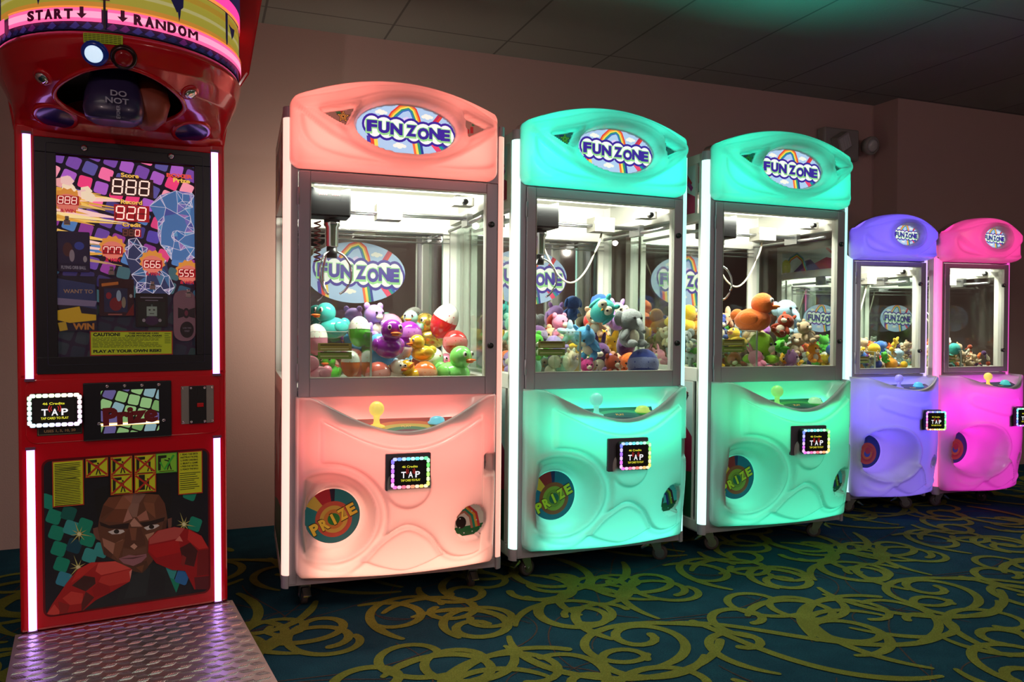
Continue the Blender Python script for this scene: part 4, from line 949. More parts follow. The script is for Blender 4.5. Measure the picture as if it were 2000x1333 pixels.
# caution plate on the glass
def yellow_sign(A, x0, x1, y0, y1, bw, col=(214, 226, 40), border=(196, 60, 30), e=.0):
    A.rect(x0, x1, y0, y1, ink(*border, e=e)); A.up(); A.rect(x0+bw, x1-bw, y0+bw, y1-bw, ink(*col, e=e)); A.up()
def small_print(A, x0, x1, y0, y1, n, m, seed=1, t=.35):
    rr = random.Random(seed); dy = (y1-y0)/n
    for i in range(n):
        y = y1-dy*(i+.5); x = x0; xe = x1-(x1-x0)*rr.choice([0, 0, .05, .3])
        while x < xe:
            w_ = min(rr.uniform(.02, .07)*(x1-x0)*1.4, xe-x); A.rect(x, x+w_, y-dy*t/2, y+dy*t/2, m); x += w_+(x1-x0)*.012
A = Art(lambda p, q, k: (A0+p*AW, -.0085-k, B0+q*AW)); INK = ink(30, 34, 14)
yellow_sign(A, .217, .816, .010, .205, .008, (216, 228, 40), e=.12)
A.text('CAUTION!', .335, .178, .026, INK, bold=.05, w=.19); A.text('THIS MACHINE CAN', .60, .186, .013, INK, bold=.05, w=.22); A.text('CAUSE PHYSICAL HARM!', .60, .166, .013, INK, bold=.05, w=.27)
small_print(A, .235, .735, .072, .155, 8, INK, 2); A.text('PLAY AT YOUR OWN RISK!', .485, .046, .022, INK, bold=.05, w=.49)
small_print(A, .755, .80, .10, .19, 6, ink(70, 110, 30), 3)
A.build('caution_plate', dp)
# hooks for the prizes
for i, (a_, q_) in enumerate(((.07, .675), (.375, .432), (.672, .363), (.945, .325))):
    b = MB(); x, z = A0+a_*AW, B0+q_*BH; b.box(x-.009, x+.009, .004, .024, z-.012, z+.004); b.box(x-.006, x+.006, .003, .016, z+.004, z+.016); b.build('prize_hook', CHROME, dp, bevel=.002)
# ---- console: reader, prize window, coin slots
M = Matrix.Translation((.068, -.006, .768)) @ Matrix.Rotation(R(-4), 4, 'Z'); card_reader(box, M, .148, .104, .022, .62, .3)
A = Art(lambda p, q, k: (p, -.0055-k, q)); A.rect(.018, .140, .688, .722, MATTE); A.up()
for r_ in ((.021, .137, .691, .719),): A.strip([(r_[0], r_[2]), (r_[1], r_[2]), (r_[1], r_[3]), (r_[0], r_[3]), (r_[0], r_[2])], .001, ink(170, 150, 100))
A.text('WE RECOMMEND BILLS', .079, .714, .005, ink(200, 160, 110), w=.08); A.text('USES 1, 5, 10, 20', .079, .702, .008, ink(200, 160, 110), bold=.03, w=.085); A.build('notice', box)
b = MB(); b.prism(rrect(.143, .398, .664, .847, .004), 0, -.014); pwn = b.build('prize_window', mat('display_black', C(16, 17, 26), .35), box, bevel=.003)
A = Art(lambda p, q, k: (p, -.0145-k, q)); A.clip = rrect(.192, .360, .685, .822, .006)
A.poly(A.clip, ink(14, 18, 14)); A.up()
tiles(A, .19, .36, .685, .822, .037, lambda a, b_, r: ink(*r.choice([(150, 200, 130), (130, 180, 110), (150, 190, 200), (110, 100, 160), (160, 210, 140)]), e=.55), r=.43, rnd=random.Random(8)); A.up()
A.strip([(.19, .713), (.36, .713)], .010, ink(255, 200, 120, e=1.2)); A.up(); A.strip([(.19, .713), (.36, .713)], .005, ink(255, 250, 225, e=1.6)); A.up()
A.clip = None; A.text('Prize', .277, .742, .052, ink(120, 8, 20, e=.15), bold=.06, w=.160, rot=R(2)); A.build('prize_picture', pwn)
for i, (u_, z_) in enumerate(((.21, .835), (.26, .835), (.31, .835), (.36, .835), (.186, .718), (.374, .718))):
    b = MB(); b.lathe([(.0055, 0), (.0055, -.003), (.003, -.005)], (u_, -.014, z_), (0, 1, 0), n=12); b.build('screw', CHROME, pwn)
b = MB(); b.box(.428, .530, -.010, .0, .700, .826); cm = b.build('coin_mechanism', mat('coin_grey', C(150, 146, 140), .35, .5), box, bevel=.002)
b = MB(); b.box(.452, .506, -.013, -.010, .700, .826); cp = b.build('coin_plate', BLACK, cm, bevel=.001)
b = MB(); b.box(.476, .479, -.0135, -.013, .795, .818); b.box(.484, .487, -.0135, -.013, .715, .742); b.build('coin_slot', MATTE, cp)
b = MB(); b.box(.476, .497, -.018, -.013, .755, .769); b.build('reject_button', mat('reject_red', C(190, 20, 24), .3), cp, bevel=.002)
for u_ in (.434, .524, .458, .500):
    for z_ in (.707, .819):
        b = MB(); b.lathe([(.0045, 0), (.0045, -.002), (.002, -.004)], (u_, -.010 if u_ in (.434, .524) else -.013, z_), (0, 1, 0), n=12); b.build('screw', CHROME, cm)
# ---- lower picture: a boxer made of facets, signs
A = Art(lambda p, q, k: (.034+p*.476, -.0012-k, .128+q*.480), step=.00018)
def K(X, Yp):
    a = (X-155)/1190; tp = 130-100*a; bt = 1235-150*a; return (a, (bt-Yp)/(bt-tp))
def kp(L, c, e=0.0): A.poly([K(x, y) for x, y in L], ink(*c, e=e))
A.clip = rrect(0, 1, 0, 1, .04)
A.poly(A.clip, ink(12, 14, 24)); A.up(2)
TL = [(180, 415, 0), (220, 525, 0), (320, 500, 1), (235, 640, 0), (335, 605, 2), (430, 590, 0), (250, 755, 0), (355, 735, 3), (450, 690, 0), (267, 868, 0), (462, 808, 2), (282, 975, 4), (1205, 355, 0), (1240, 585, 0), (965, 992, 2), (1040, 945, 2), (1060, 1040, 0), (1137, 980, 5), (540, 770, 2)]
TC = [(20, 150, 120), (10, 100, 90), (60, 165, 165), (12, 70, 90), (60, 150, 175), (50, 120, 190)]
for x, y, c in TL:
    q = rrect(-48, 48, -50, 50, 18, 3); a = R(20); kp([(x+u*math.cos(a)-v*math.sin(a), y+u*math.sin(a)+v*math.cos(a)) for u, v in q], TC[c])
A.up(2)
for x, y in ((390, 650), (380, 890), (1155, 585)):
    for i in range(9):
        an = i*R(40)+.2; L_ = 95 if i % 3 == 0 else 60; kp([(x+6*math.sin(an), y-6*math.cos(an)), (x+L_*math.cos(an), y+L_*math.sin(an)), (x-6*math.sin(an), y+6*math.cos(an))], (196, 190, 110))
    kp([(x+14*math.cos(t), y+14*math.sin(t)) for t in np.linspace(0, 6, 9)], (240, 238, 190))
A.up(2)
kp([(500, 860), (640, 800), (900, 860), (1010, 900), (1100, 1120), (200, 1240), (330, 1000)], (24, 30, 34)); A.up()
for L_, c in (([(760, 960), (900, 900), (860, 1110), (700, 1130)], (34, 42, 46)), ([(560, 1080), (700, 1000), (640, 1150)], (16, 20, 30)), ([(900, 900), (1010, 960), (1000, 1110), (870, 1110)], (18, 22, 28))): kp(L_, c)
kp([(500, 330), (620, 290), (800, 270), (1050, 280), (1060, 420), (1030, 560), (530, 600), (505, 450)], (9, 9, 12)); A.up()
kp([(485, 610), (520, 600), (535, 700), (510, 690), (490, 650)], (120, 78, 66)); kp([(1030, 545), (1062, 535), (1060, 600), (1035, 630)], (120, 78, 66)); A.up()
kp([(560, 440), (600, 385), (780, 352), (965, 365), (1010, 430), (1028, 540), (1015, 640), (975, 740), (910, 860), (835, 942), (765, 925), (700, 885), (640, 845), (560, 800), (535, 700), (522, 600), (530, 540)], (104, 64, 46)); A.up()
FC = [([(560, 440), (600, 385), (700, 370), (640, 470)], (122, 70, 46)), ([(640, 470), (700, 370), (760, 430), (735, 470)], (150, 92, 66)), ([(560, 440), (640, 470), (540, 540)], (96, 54, 36)),
 ([(700, 370), (780, 352), (760, 430)], (168, 108, 86)), ([(780, 352), (870, 358), (820, 430), (760, 430)], (140, 104, 92)), ([(735, 470), (760, 430), (820, 430), (800, 530), (770, 530)], (150, 112, 98)),
 ([(735, 470), (770, 540), (700, 570)], (184, 130, 116)), ([(800, 530), (870, 480), (890, 550), (820, 560)], (176, 116, 98)), ([(870, 358), (965, 365), (930, 430), (850, 420)], (120, 74, 50)), ([(930, 430), (965, 365), (1010, 430), (1020, 500), (940, 540)], (104, 60, 42)),
 ([(850, 420), (930, 430), (940, 540), (870, 480)], (136, 84, 58)), ([(640, 470), (735, 470), (700, 570), (560, 560)], (118, 66, 44)), ([(750, 575), (780, 535), (840, 600), (760, 600)], (196, 146, 128)),
 ([(720, 640), (760, 600), (830, 610), (860, 700), (860, 735), (775, 765), (700, 750), (700, 720)], (92, 54, 40)), ([(745, 610), (800, 610), (790, 700), (760, 700)], (132, 82, 60)), ([(750, 745), (778, 722), (803, 745), (780, 768)], (206, 160, 140)),
 ([(550, 680), (640, 720), (700, 690), (625, 800), (560, 740)], (176, 124, 104)), ([(560, 740), (625, 800), (610, 830), (560, 800)], (84, 48, 36)), ([(640, 720), (712, 690), (690, 760), (660, 840), (625, 800)], (124, 78, 56)),
 ([(860, 660), (930, 640), (890, 720)], (190, 140, 116)), ([(700, 760), (780, 770), (870, 745), (870, 800), (780, 800), (690, 830)], (112, 74, 58)), ([(720, 885), (870, 850), (880, 900), (835, 942), (765, 925)], (84, 52, 36)), ([(790, 900), (850, 880), (835, 935)], (120, 74, 46)),
 ([(1000, 560), (1026, 550), (1015, 640), (980, 640)], (84, 48, 34))]
for L_, c in FC: kp(L_, c)
A.up()
for L_, c in (([(530, 560), (600, 590), (745, 572), (735, 615), (600, 612), (540, 590)], (40, 22, 20)), ([(820, 570), (900, 560), (1010, 530), (1000, 560), (900, 590), (850, 600)], (40, 22, 20)),
 ([(590, 636), (640, 618), (700, 622), (712, 636), (680, 652), (620, 654)], (222, 216, 214)), ([(850, 608), (900, 588), (955, 584), (968, 594), (930, 616), (875, 626)], (222, 216, 214))): kp(L_, c)
A.up()
for x, y in ((652, 634), (908, 602)): kp([(x+20*math.cos(t), y+16*math.sin(t)) for t in np.linspace(0, 5.8, 12)], (30, 18, 14)); 
A.up(); kp([(665, 832), (740, 806), (790, 812), (868, 800), (870, 822), (830, 862), (770, 888), (700, 868)], (160, 108, 118)); A.up(); kp([(670, 833), (770, 836), (868, 812), (770, 824)], (96, 56, 60)); A.up()
kp([(160, 1225), (200, 1150), (300, 1000), (380, 900), (470, 855), (640, 850), (760, 910), (745, 1000), (600, 1080), (500, 1130), (400, 1212), (250, 1235)], (178, 34, 36)); A.up()
for L_, c in (([(520, 860), (640, 850), (755, 905), (540, 950), (500, 920)], (226, 84, 76)), ([(380, 905), (470, 857), (520, 862), (420, 945), (330, 1000)], (206, 50, 46)), ([(335, 1020), (420, 950), (495, 965), (500, 1010), (430, 1065)], (64, 26, 24)),
 ([(540, 960), (755, 910), (745, 1000), (600, 1030), (520, 1000)], (204, 60, 54)), ([(270, 1110), (330, 1062), (412, 1080), (405, 1150), (320, 1160)], (214, 66, 60)), ([(470, 1050), (520, 1000), (600, 1030), (600, 1080), (490, 1110)], (160, 28, 32)),
 ([(430, 1065), (490, 1110), (400, 1210), (400, 1150)], (92, 30, 28)), ([(165, 1220), (215, 1150), (250, 1200), (245, 1232)], (222, 74, 66)), ([(740, 930), (762, 910), (748, 985)], (236, 150, 140)), ([(240, 1130), (320, 1160), (300, 1220), (250, 1210)], (150, 40, 38))): kp(L_, c)
A.up(); kp([(885, 690), (950, 630), (1080, 602), (1200, 622), (1290, 670), (1345, 760), (1345, 1070), (1230, 1070), (1160, 930), (1060, 922), (940, 870), (880, 790)], (166, 22, 30)); A.up()
for L_, c in (([(890, 690), (960, 630), (1080, 604), (1160, 612), (1100, 690), (890, 730)], (196, 84, 80)), ([(890, 740), (1110, 700), (1130, 790), (940, 830), (884, 780)], (190, 26, 32)), ([(1085, 705), (1120, 668), (1145, 712)], (230, 130, 120)),
 ([(1120, 760), (1200, 720), (1260, 780), (1230, 900), (1150, 880)], (70, 22, 24)), ([(1190, 624), (1290, 672), (1340, 760), (1270, 770), (1180, 700)], (208, 50, 48)), ([(1260, 780), (1345, 770), (1345, 960), (1250, 970)], (124, 24, 28)), ([(1140, 810), (1170, 830), (1150, 900), (1125, 880)], (150, 40, 40)), ([(1230, 980), (1345, 970), (1345, 1070), (1240, 1070)], (96, 24, 34))): kp(L_, c)
A.up(2)
def kbox(x0, y0, x1, y1, col=(214, 226, 40), bd=(196, 60, 30), n=0, seed=1):
    kp([(x0, y0), (x1, y0-.084*(x1-x0)), (x1, y1-.084*(x1-x0)), (x0, y1)], bd); A.up(); g = 7
    kp([(x0+g, y0+g), (x1-g, y0+g-.084*(x1-x0)), (x1-g, y1-g-.084*(x1-x0)), (x0+g, y1-g)], col); A.up()
    rr = random.Random(seed)
    for i in range(n):
        y = y0+20+(y1-y0-34)*i/max(n-1, 1); kp([(x0+16, y), (x1-rr.choice([16, 18, 20, 60, 26]), y-.084*(x1-x0)), (x1-30, y+6-.084*(x1-x0)), (x0+16, y+6)], (50, 60, 20))
    A.up()
kbox(212, 128, 426, 456, n=25, seed=4); kbox(1112, 50, 1302, 366, n=0)
for i, st in enumerate(('1. READ THE DECK', 'INSTRUCTIONS.', '2. SWIPE CARD/BAG.', '3. SELECT A GAME.', '4. PRESS START BUTTON.', '5. PUNCH THE BALL!')): A.text(st, *K(1200, 62+i*22), .012, INK, bold=.03, w=.115)
for i in range(9): 
    y = 205+i*15; kp([(1126, y), (1285-(i*37 % 50), y-13), (1285-(i*37 % 50), y-8), (1126, y+5)], (50, 60, 20))
def picto(x, y, kind, ok=False):
    g = 160; kbox(x, y, x+g, y+(142 if not ok else 146), col=(216, 228, 40) if not ok else (140, 220, 60), bd=(196, 60, 30) if not ok else (90, 180, 60))
    f = lambda L_: [(x+p*g, y+q*g-.084*p*g) for p, q in L_]; k = (30, 30, 16)
    if kind == 3: kp(f([(.2, .06), (.48, .06), (.48, .75), (.2, .75)]), k)
    else: kp(f([(.1, .1), (.5, .1), (.5, .22), (.24, .24), (.22, .78), (.1, .78)]), k)
    px_ = {0: .55, 1: .55, 2: .70, 3: .62, 4: .62}[kind]
    kp([(x+(px_+.045*math.cos(t))*g, y+(.28+.045*math.sin(t))*g-8) for t in np.linspace(0, 5.6, 8)], k)
    kp(f([(px_-.05, .34), (px_+.06, .34), (px_+.05, .56), (px_-.04, .56)]), k); kp(f([(px_-.04, .54), (px_+.02, .54), (px_-.06, .78), (px_-.11, .78)]), k); kp(f([(px_, .54), (px_+.05, .54), (px_+.13, .78), (px_+.07, .78)]), k)
    kp(f([(px_-.04, .34), (px_-.04, .40), (px_-.22, .34), (px_-.22, .29)]), k); kp(f([(.15, .82), (.85, .82), (.85, .85), (.15, .85)]), (70, 70, 20)); A.up()
    if not ok:
        for L_ in ([(.06, .08), (.94, .80)], [(.94, .06), (.06, .82)]): A.strip([K(*p) for p in f(L_)], .012, ink(190, 50, 30))
    else: A.strip([K(*p) for p in f([(.2, .4), (.4, .75), (.85, .12)])], .014, ink(60, 190, 60))
    A.up()
picto(438, 102, 0); picto(612, 90, 1); picto(784, 76, 2); picto(944, 62, 4, True); picto(612, 226, 0); picto(784, 212, 3)
A.build('boxer_picture', box)
b = MB(); b.prism(rrect(.028, .516, .122, .614, .024), .0, -.001); b.build('picture_border', mat('red_dark', C(110, 4, 14), .3), box)
# ---- foot with tread plate
pl = MB(); X0p, X1p, Y0p, Y1p = -.046, .586, -1.05, .0
pl.box(X0p, X1p, Y0p, Y1p, .0785, .0835)
cell = .036
for i in range(int((X1p-X0p)/cell)):
    for j in range(int((Y1p-Y0p)/cell)):
        cx_ = X0p+.012+(i+.5)*cell; cy2 = Y1p-.004-(j+.5)*cell; d = R(52) if (i+j) % 2 == 0 else R(-52)
        for m_ in range(5):
            o_ = (m_-2)*.0062; dx, dy = math.cos(d), math.sin(d); ox2, oy2 = cx_+o_*(1 if (i+j) % 2 == 0 else 1), cy2
            hl, hw = .0150, .0021; pts = [(ox2-dx*hl, oy2-dy*hl), (ox2-dy*hw, oy2+dx*hw), (ox2+dx*hl, oy2+dy*hl), (ox2+dy*hw, oy2-dx*hw)]
            base = [pl._av((p[0], p[1], .0835)) for p in pts]; top = [pl._av((ox2+(p[0]-ox2)*.6, oy2+(p[1]-oy2)*.55, .0853)) for p in pts]
            pl.face(top, 0)
            for q in range(4): pl.face((base[q], base[(q+1) % 4], top[(q+1) % 4], top[q]), 0)
pl.box(X0p, X0p+.003, Y0p, Y1p, .02, .0785); pl.box(X1p-.003, X1p, Y0p, Y1p, .02, .0785)
pl.build('tread_plate', mat('aluminium_plate', (.62, .60, .60), .30, 1.0), box)
b = MB(); b.box(X0p+.01, X1p-.01, Y0p+.01, .5, .0, .078); b.build('foot_frame', MATTE, box)
# ---- head: hood, ball opening, lamp drum
RG = np.array([(0, 1.832, .345, .40), (.06, 1.812, .353, .414), (.12, 1.797, .350, .408), (.25, 1.762, .340, .385), (.42, 1.722, .322, .325), (.60, 1.695, .310, .240), (.80, 1.668, .303, .130), (.92, 1.650, .302, .07), (1, 1.620, .302, .022)])
def hood(th, w_, off=0.0):
    z = np.interp(w_, RG[:, 0], RG[:, 1]); a = np.interp(w_, RG[:, 0], RG[:, 2])+off; q = np.interp(w_, RG[:, 0], RG[:, 3])+off
    return np.array([.27+a*math.sin(R(th)), .02-q*math.cos(R(th)), z+off*.6])
def inhole(th, w_): return (abs(th+4)/34)**1.5+(abs(w_-.60)/.31)**1.8 < 1
ths = np.linspace(-90, 90, 121); wsn = np.linspace(0, 1, 57)
G = np.array([[hood(t, w_) for t in ths] for w_ in wsn])
# pull the rims of the opening inward so the mouth is rounded
b = MB(); nu = len(ths)
for p in G.reshape(-1, 3): b._av(tuple(map(float, p)))
for j in range(len(wsn)-1):
    for i in range(nu-1):
        if inhole((ths[i]+ths[i+1])/2, (wsn[j]+wsn[j+1])/2): continue
        a_ = j*nu+i; b.face((a_, a_+1, a_+nu+1, a_+nu), 0, True)
hd = b.build('hood', RED, box)
b = MB(); inner = np.array([[hood(t, w_)+np.array([0, .03+.10*max(0, 1-((t+4)/40)**2), .035+.05*max(0, 1-((t+4)/40)**2)]) for t in ths[10:-10]] for w_ in wsn]); b.sheet(inner); b.build('hood_lining', MATTE, hd)
# lip of the opening
P = []
for k_ in range(73):
    t = 2*math.pi*k_/72; c_, s_ = math.cos(t), math.sin(t); u_ = abs(c_)**(2/1.5)*(1 if c_ > 0 else -1); v_ = abs(s_)**(2/1.8)*(1 if s_ > 0 else -1)
    P.append(tuple(hood(-4+34*u_, .60+.31*v_, .001)))
b = MB(); b.tube(P, .007, 8, caps=False); b.build('mouth_rim', RED, hd)
P = [tuple(hood(t, .40, .001)) for t in np.linspace(-86, -40, 16)]; 
# collar between hood and cabinet, back box of the head
b = MB(); b.box(-.034, .574, .02, .40, 1.60, 1.84); b.build('head_neck', RED, box, bevel=.01)
b = MB(); b.prism([(-.035, 1.62), (.575, 1.62), (.602, 1.80), (.662, 1.90), (.720, 2.24), (.735, 2.46), (-.195, 2.46), (-.18, 2.24), (-.12, 1.90), (-.062, 1.80)], .03, .46); b.build('head_back', RED, box, bevel=.012, seg=3)
def drum(th, z, off): return (.27+(.345+off)*math.sin(R(th)), .02-(.40+off)*math.cos(R(th)), z)
b = MB(); D2 = np.array([[drum(t, z, -.002) for t in np.linspace(-90, 90, 73)] for z in (1.830, 2.40)]); b.sheet(D2); dr = b.build('lamp_drum', mat('drum_dark', C(20, 14, 40), .2), box)
b = MB(); b.poly([drum(t, 2.40, 0) for t in np.linspace(-90, 90, 37)]); b.build('drum_lid', RED, dr)
A = Art(lambda p, q, k: drum(p, q, .0006+k), step=.0003)
def dstrip(t0, t1, z0, z1, m, n=None):
    n = n or max(1, int((t1-t0)/4))
    for i in range(n): a_ = t0+(t1-t0)*i/n; b_ = t0+(t1-t0)*(i+1)/n; A.rect(a_, b_, z0, z1, m)
    A.up()
dstrip(-90, 90, 1.836, 2.395, ink(44, 30, 90, e=.12))
rr = random.Random(7)
for i in range(34):
    t = -86+i*5.2; A.poly([(t-2.2, 1.842), (t+.5, 1.858), (t+2.4, 1.846), (t+.4, 1.837)], ink(*rr.choice([(70, 60, 150), (120, 40, 130), (40, 40, 100)]), e=.3))
A.up()
YG = ink(176, 164, 60, e=.62)
dstrip(-90, 90, 1.892, 2.0, YG)
dstrip(-90, 90, 1.895, 1.912, ink(206, 140, 52, e=.7)); dstrip(-90, 90, 1.936, 1.946, ink(196, 186, 120, e=.62)); dstrip(-90, 90, 1.968, 1.985, ink(190, 150, 50, e=.6))
for t, w_, z0, z1 in ((-70, 9, 1.87, 2.1), (-40, 3.4, 1.905, 2.1), (-29, 3, 1.93, 2.1), (20, 9, 1.925, 2.1), (21, 2, 1.90, 1.94), (52, 3, 1.89, 2.1), (58, 8, 1.93, 1.97), (74, 5, 1.86, 2.1)):
    A.poly([(t-w_/2, z1), (t-w_*.3, z0+.03), (t, z0), (t+w_*.35, z0+.02), (t+w_/2, z1)], ink(52, 44, 110, e=.15))
A.up()
dstrip(-90, 90, 2.0, 2.012, ink(255, 150, 80, e=.9)); dstrip(-90, 90, 2.010, 2.045, ink(255, 60, 150, e=1.3)); dstrip(-90, 90, 2.045, 2.39, ink(60, 50, 120, e=.25))
pk = ink(255, 92, 150, e=1.25)
dstrip(-90, -62, 1.852, 1.892, pk); dstrip(-58, -12, 1.856, 1.893, pk); dstrip(-9.5, 82, 1.856, 1.893, pk)
pk2 = ink(255, 150, 185, e=1.25)  # paler colour paints the brighter middle of the lit pink band
dstrip(-58, -12, 1.866, 1.884, pk2); dstrip(-9.5, 82, 1.866, 1.884, pk2)
dstrip(-58, 82, 1.893, 1.897, ink(255, 140, 70, e=1.0))
A.strip([(-10.7, 1.84), (-10.7, 1.935)], 1.0, ink(40, 10, 40)); A.poly([(-13, 1.915), (-10.7, 1.938), (-8.4, 1.915)], ink(120, 30, 60, e=.3)); A.up(2)
dk = ink(96, 6, 56, e=.25)
def dtext(st, t0, t1, zc, h):
    A.up(6)
    wd = [{'M': 1.3, 'N': 1.1, 'O': 1.1, 'D': 1.05, 'I': .5}.get(c, 1.0) for c in st]; tot = sum(wd); acc = 0
    for c, q_ in zip(st, wd):
        for dx in ((-.28, 0, .28) if c in 'MN' else (-.12, .12)): A.text(c, t0+(t1-t0)*(acc+q_/2)/tot+dx, zc, h, dk, bold=.0 if c in 'MN' else .05, w=(t1-t0)/tot*q_*.80)
        acc += q_
    A.up()
dtext('START', -45, -23, 1.8745, .026); dtext('RANDOM', .5, 30, 1.8745, .028)
A.up(6)
for t in (-19.5, -3.5): A.poly([(t-.8, 1.892), (t+.8, 1.892), (t+.8, 1.874), (t+2.1, 1.874), (t, 1.860), (t-2.1, 1.874), (t-.8, 1.874)], dk)
A.build('drum_print', dr)
# buttons, bolts, speakers, label on the hood
def mount(th, w_, off=.001):
    p = Vector(hood(th, w_, off)); du = Vector(hood(th+1, w_))-Vector(hood(th-1, w_)); dw = Vector(hood(th, min(w_+.03, 1)))-Vector(hood(th, max(w_-.03, 0)))
    n_ = dw.cross(du).normalized(); x = du.normalized(); n_ = n_ if n_.y < 0 or n_.z < 0 else -n_; z = x.cross(n_).normalized()
    if z.z < 0: z = -z
    y = z.cross(x); M = Matrix.Identity(4)
    for i in range(3): M[i][0] = x[i]; M[i][1] = y[i]; M[i][2] = z[i]; M[i][3] = p[i]
    return M      # local -y points out of the hood
MT = mount(-15, .20)
b = MB(); b.T = MT; b.lathe([(.034, .01), (.034, -.008), (.029, -.014), (.024, -.014)], (0, 0, 0), (0, 1, 0), n=28); bt = b.build('start_button', mat('button_blue_rim', C(16, 30, 90), .2, emit=C(20, 40, 120), es=.2), hd)
b = MB(); b.T = MT; b.lathe([(.0235, -.012), (.022, -.019), (.012, -.022), (.001, -.023)], (0, 0, 0), (0, 1, 0), n=28); b.build('button_cap', mat('cap_white', C(220, 232, 240), .25, emit=C(200, 225, 245), es=.95), bt)
MT = mount(-3.2, .21)
b = MB(); b.T = MT; b.lathe([(.034, .01), (.034, -.008), (.029, -.014), (.024, -.014)], (0, 0, 0), (0, 1, 0), n=28); bt = b.build('random_button', mat('button_dark_rim', C(40, 6, 12), .25), hd)
b = MB(); b.T = MT; b.lathe([(.0235, -.012), (.022, -.019), (.012, -.022), (.001, -.023)], (0, 0, 0), (0, 1, 0), n=28); b.build('button_cap', mat('cap_red', C(110, 8, 16), .15, emit=C(120, 8, 16), es=.15), bt)
for th in (-42, 30):
    MT = mount(th, .40); b = MB(); b.T = MT; b.lathe([(.026, .006), (.026, -.003), (.020, -.005)], (0, 0, 0), (0, 1, 0), n=24); q_ = b.build('bolt_rim', RED, hd)
    b = MB(); b.T = MT; b.lathe([(.019, -.004), (.016, -.010), (.006, -.012), (.001, -.012)], (0, 0, 0), (0, 1, 0), n=20); b.build('bolt', CHROME, q_)
for th in (-39, 39):
    MT = mount(th, .86); b = MB(); b.T = MT; b.lathe([(.062, .012), (.062, -.004), (.056, -.006)], (0, 0, 0), (0, 1, 0), n=30); q_ = b.build('speaker_rim', RED, hd)
    b = MB(); b.T = MT; b.lathe([(.055, -.004), (.05, -.006), (.001, -.007)], (0, 0, 0), (0, 1, 0), n=30); b.build('speaker_grille', mat('speaker_indigo', C(38, 22, 90), .25, coat=.4), q_)
MT = mount(-9.5, .085, .002)
A = Art(lambda p, q, k: tuple(Vector(hood(-10.2+p, .088-q, .006+k)))); 
for i in range(6):
    for j in range(6): A.rect(-9+i*2.6, -9+(i+1)*2.6, -.045+j*.016, -.045+(j+1)*.016, ink(190, 200, 40, e=.12))
A.up(3)
for j in range(5):
    for i in range(9): A.rect(-8.6+i*1.65, -8.6+i*1.65+1.35, -.036+j*.0165, -.030+j*.0165, ink(60, 60, 20))
A.build('hood_label', hd)
# the punching ball under its dark cover
def cover(name, c, rings, m, rotz, n=28, sq=3.0):
    b = MB(); b.T = Matrix.Translation(c) @ Matrix.Rotation(rotz, 4, 'Z'); R_ = []
    for z, rx, ry, oy in rings:
        R_.append([b._av((rx*abs(math.cos(t))**(2/sq)*(1 if math.cos(t) > 0 else -1), oy+ry*abs(math.sin(t))**(2/sq)*(1 if math.sin(t) > 0 else -1), z)) for t in [2*math.pi*k/n for k in range(n)]])
    b.loft(R_, 0, True); return b.build(name, m, box)
bag = cover('punching_ball', (.232, -.215, 0), [(1.830, .05, .04, .02), (1.80, .058, .05, .02), (1.75, .064, .055, .01), (1.70, .076, .06, -.006), (1.655, .080, .062, -.018), (1.628, .074, .056, -.02), (1.618, .055, .045, -.02)], mat('ball_cover', C(52, 44, 84), .32, coat=.3, sheen=.0), R(-6))
cover('ball_pad', (.325, -.175, 0), [(1.79, .03, .03, 0), (1.75, .05, .055, 0), (1.70, .060, .07, 0), (1.65, .045, .055, -.01), (1.625, .02, .03, -.01)], mat('pad_leather', C(150, 66, 48), .45), R(10), sq=2.4)
A = Art(lambda p, q, k: (.232+p*math.cos(R(-6))+.0*q, -.298-(1.70-q)*.16-k-abs(p-.02)*.0, q))
wt = ink(170, 170, 190)
A.text('DO', .008, 1.690, .017, wt, bold=.02, w=.042); A.text('NOT', .004, 1.668, .017, wt, bold=.02, w=.060)
for i, c in enumerate('REMOVE'): A.text(c, .006, 1.651-i*.0065, .010, wt, bold=.01, w=.006, rot=R(90))
A.build('cover_lettering', bag)
b = MB(); b.cyl((.27, -.06, 1.66), (.27, -.03, 1.655), .004); b.build('ball_pin', CHROME, hd)
b = MB(); b.lathe([(.010, 0), (.010, -.006), (.004, -.008)], (.168, -.135, 1.668), (0, 1, .3), n=16); b.build('brass_stud', mat('brass', (.75, .5, .2), .25, 1.0), hd)
bpy.context.view_layer.update()

# ---- prizes hanging behind the display glass
def prize(name, a0, a1, q0, q1, label, cat, fn, th=.010, rad=.004, col=(40, 30, 60)):
    x0, x1, z0, z1 = A0+a0*AW, A0+a1*AW, B0+q0*BH, B0+q1*BH; cxm, czm = (x0+x1)/2, (z0+z1)/2
    Mw = box.matrix_world @ Matrix.Translation((cxm, .006, czm))
    b = MB(); b.prism(rrect(x0-cxm, x1-cxm, z0-czm, z1-czm, rad), 0, th)
    o = b.build(name, mat('pack_%d_%d_%d' % col, C(*col), .4), None, bevel=.001); o.matrix_world = Mw; tag(o, label, cat, 'prizes behind the display glass')
    hw, hh = (x1-x0)/2, (z1-z0)/2; A = Art(lambda p, q, k: (p*hw, -.0008-k, q*hh)); fn(A); A.build('package_print', o)
def pk1(A):
    A.rect(-.95, .95, -.6, .95, ink(50, 40, 90, e=.1)); A.up(); A.ell(-.35, .1, .3, .35, ink(110, 60, 60)); A.ell(-.1, -.2, .16, .3, ink(210, 200, 220)); A.ell(.35, .3, .3, .2, ink(70, 90, 200, e=.15)); A.ell(.7, -.35, .12, .16, ink(220, 220, 230)); A.up(); A.text('FLYING ORB BALL', 0, -.78, .16, ink(210, 200, 220, e=.15), bold=.02, w=1.5)
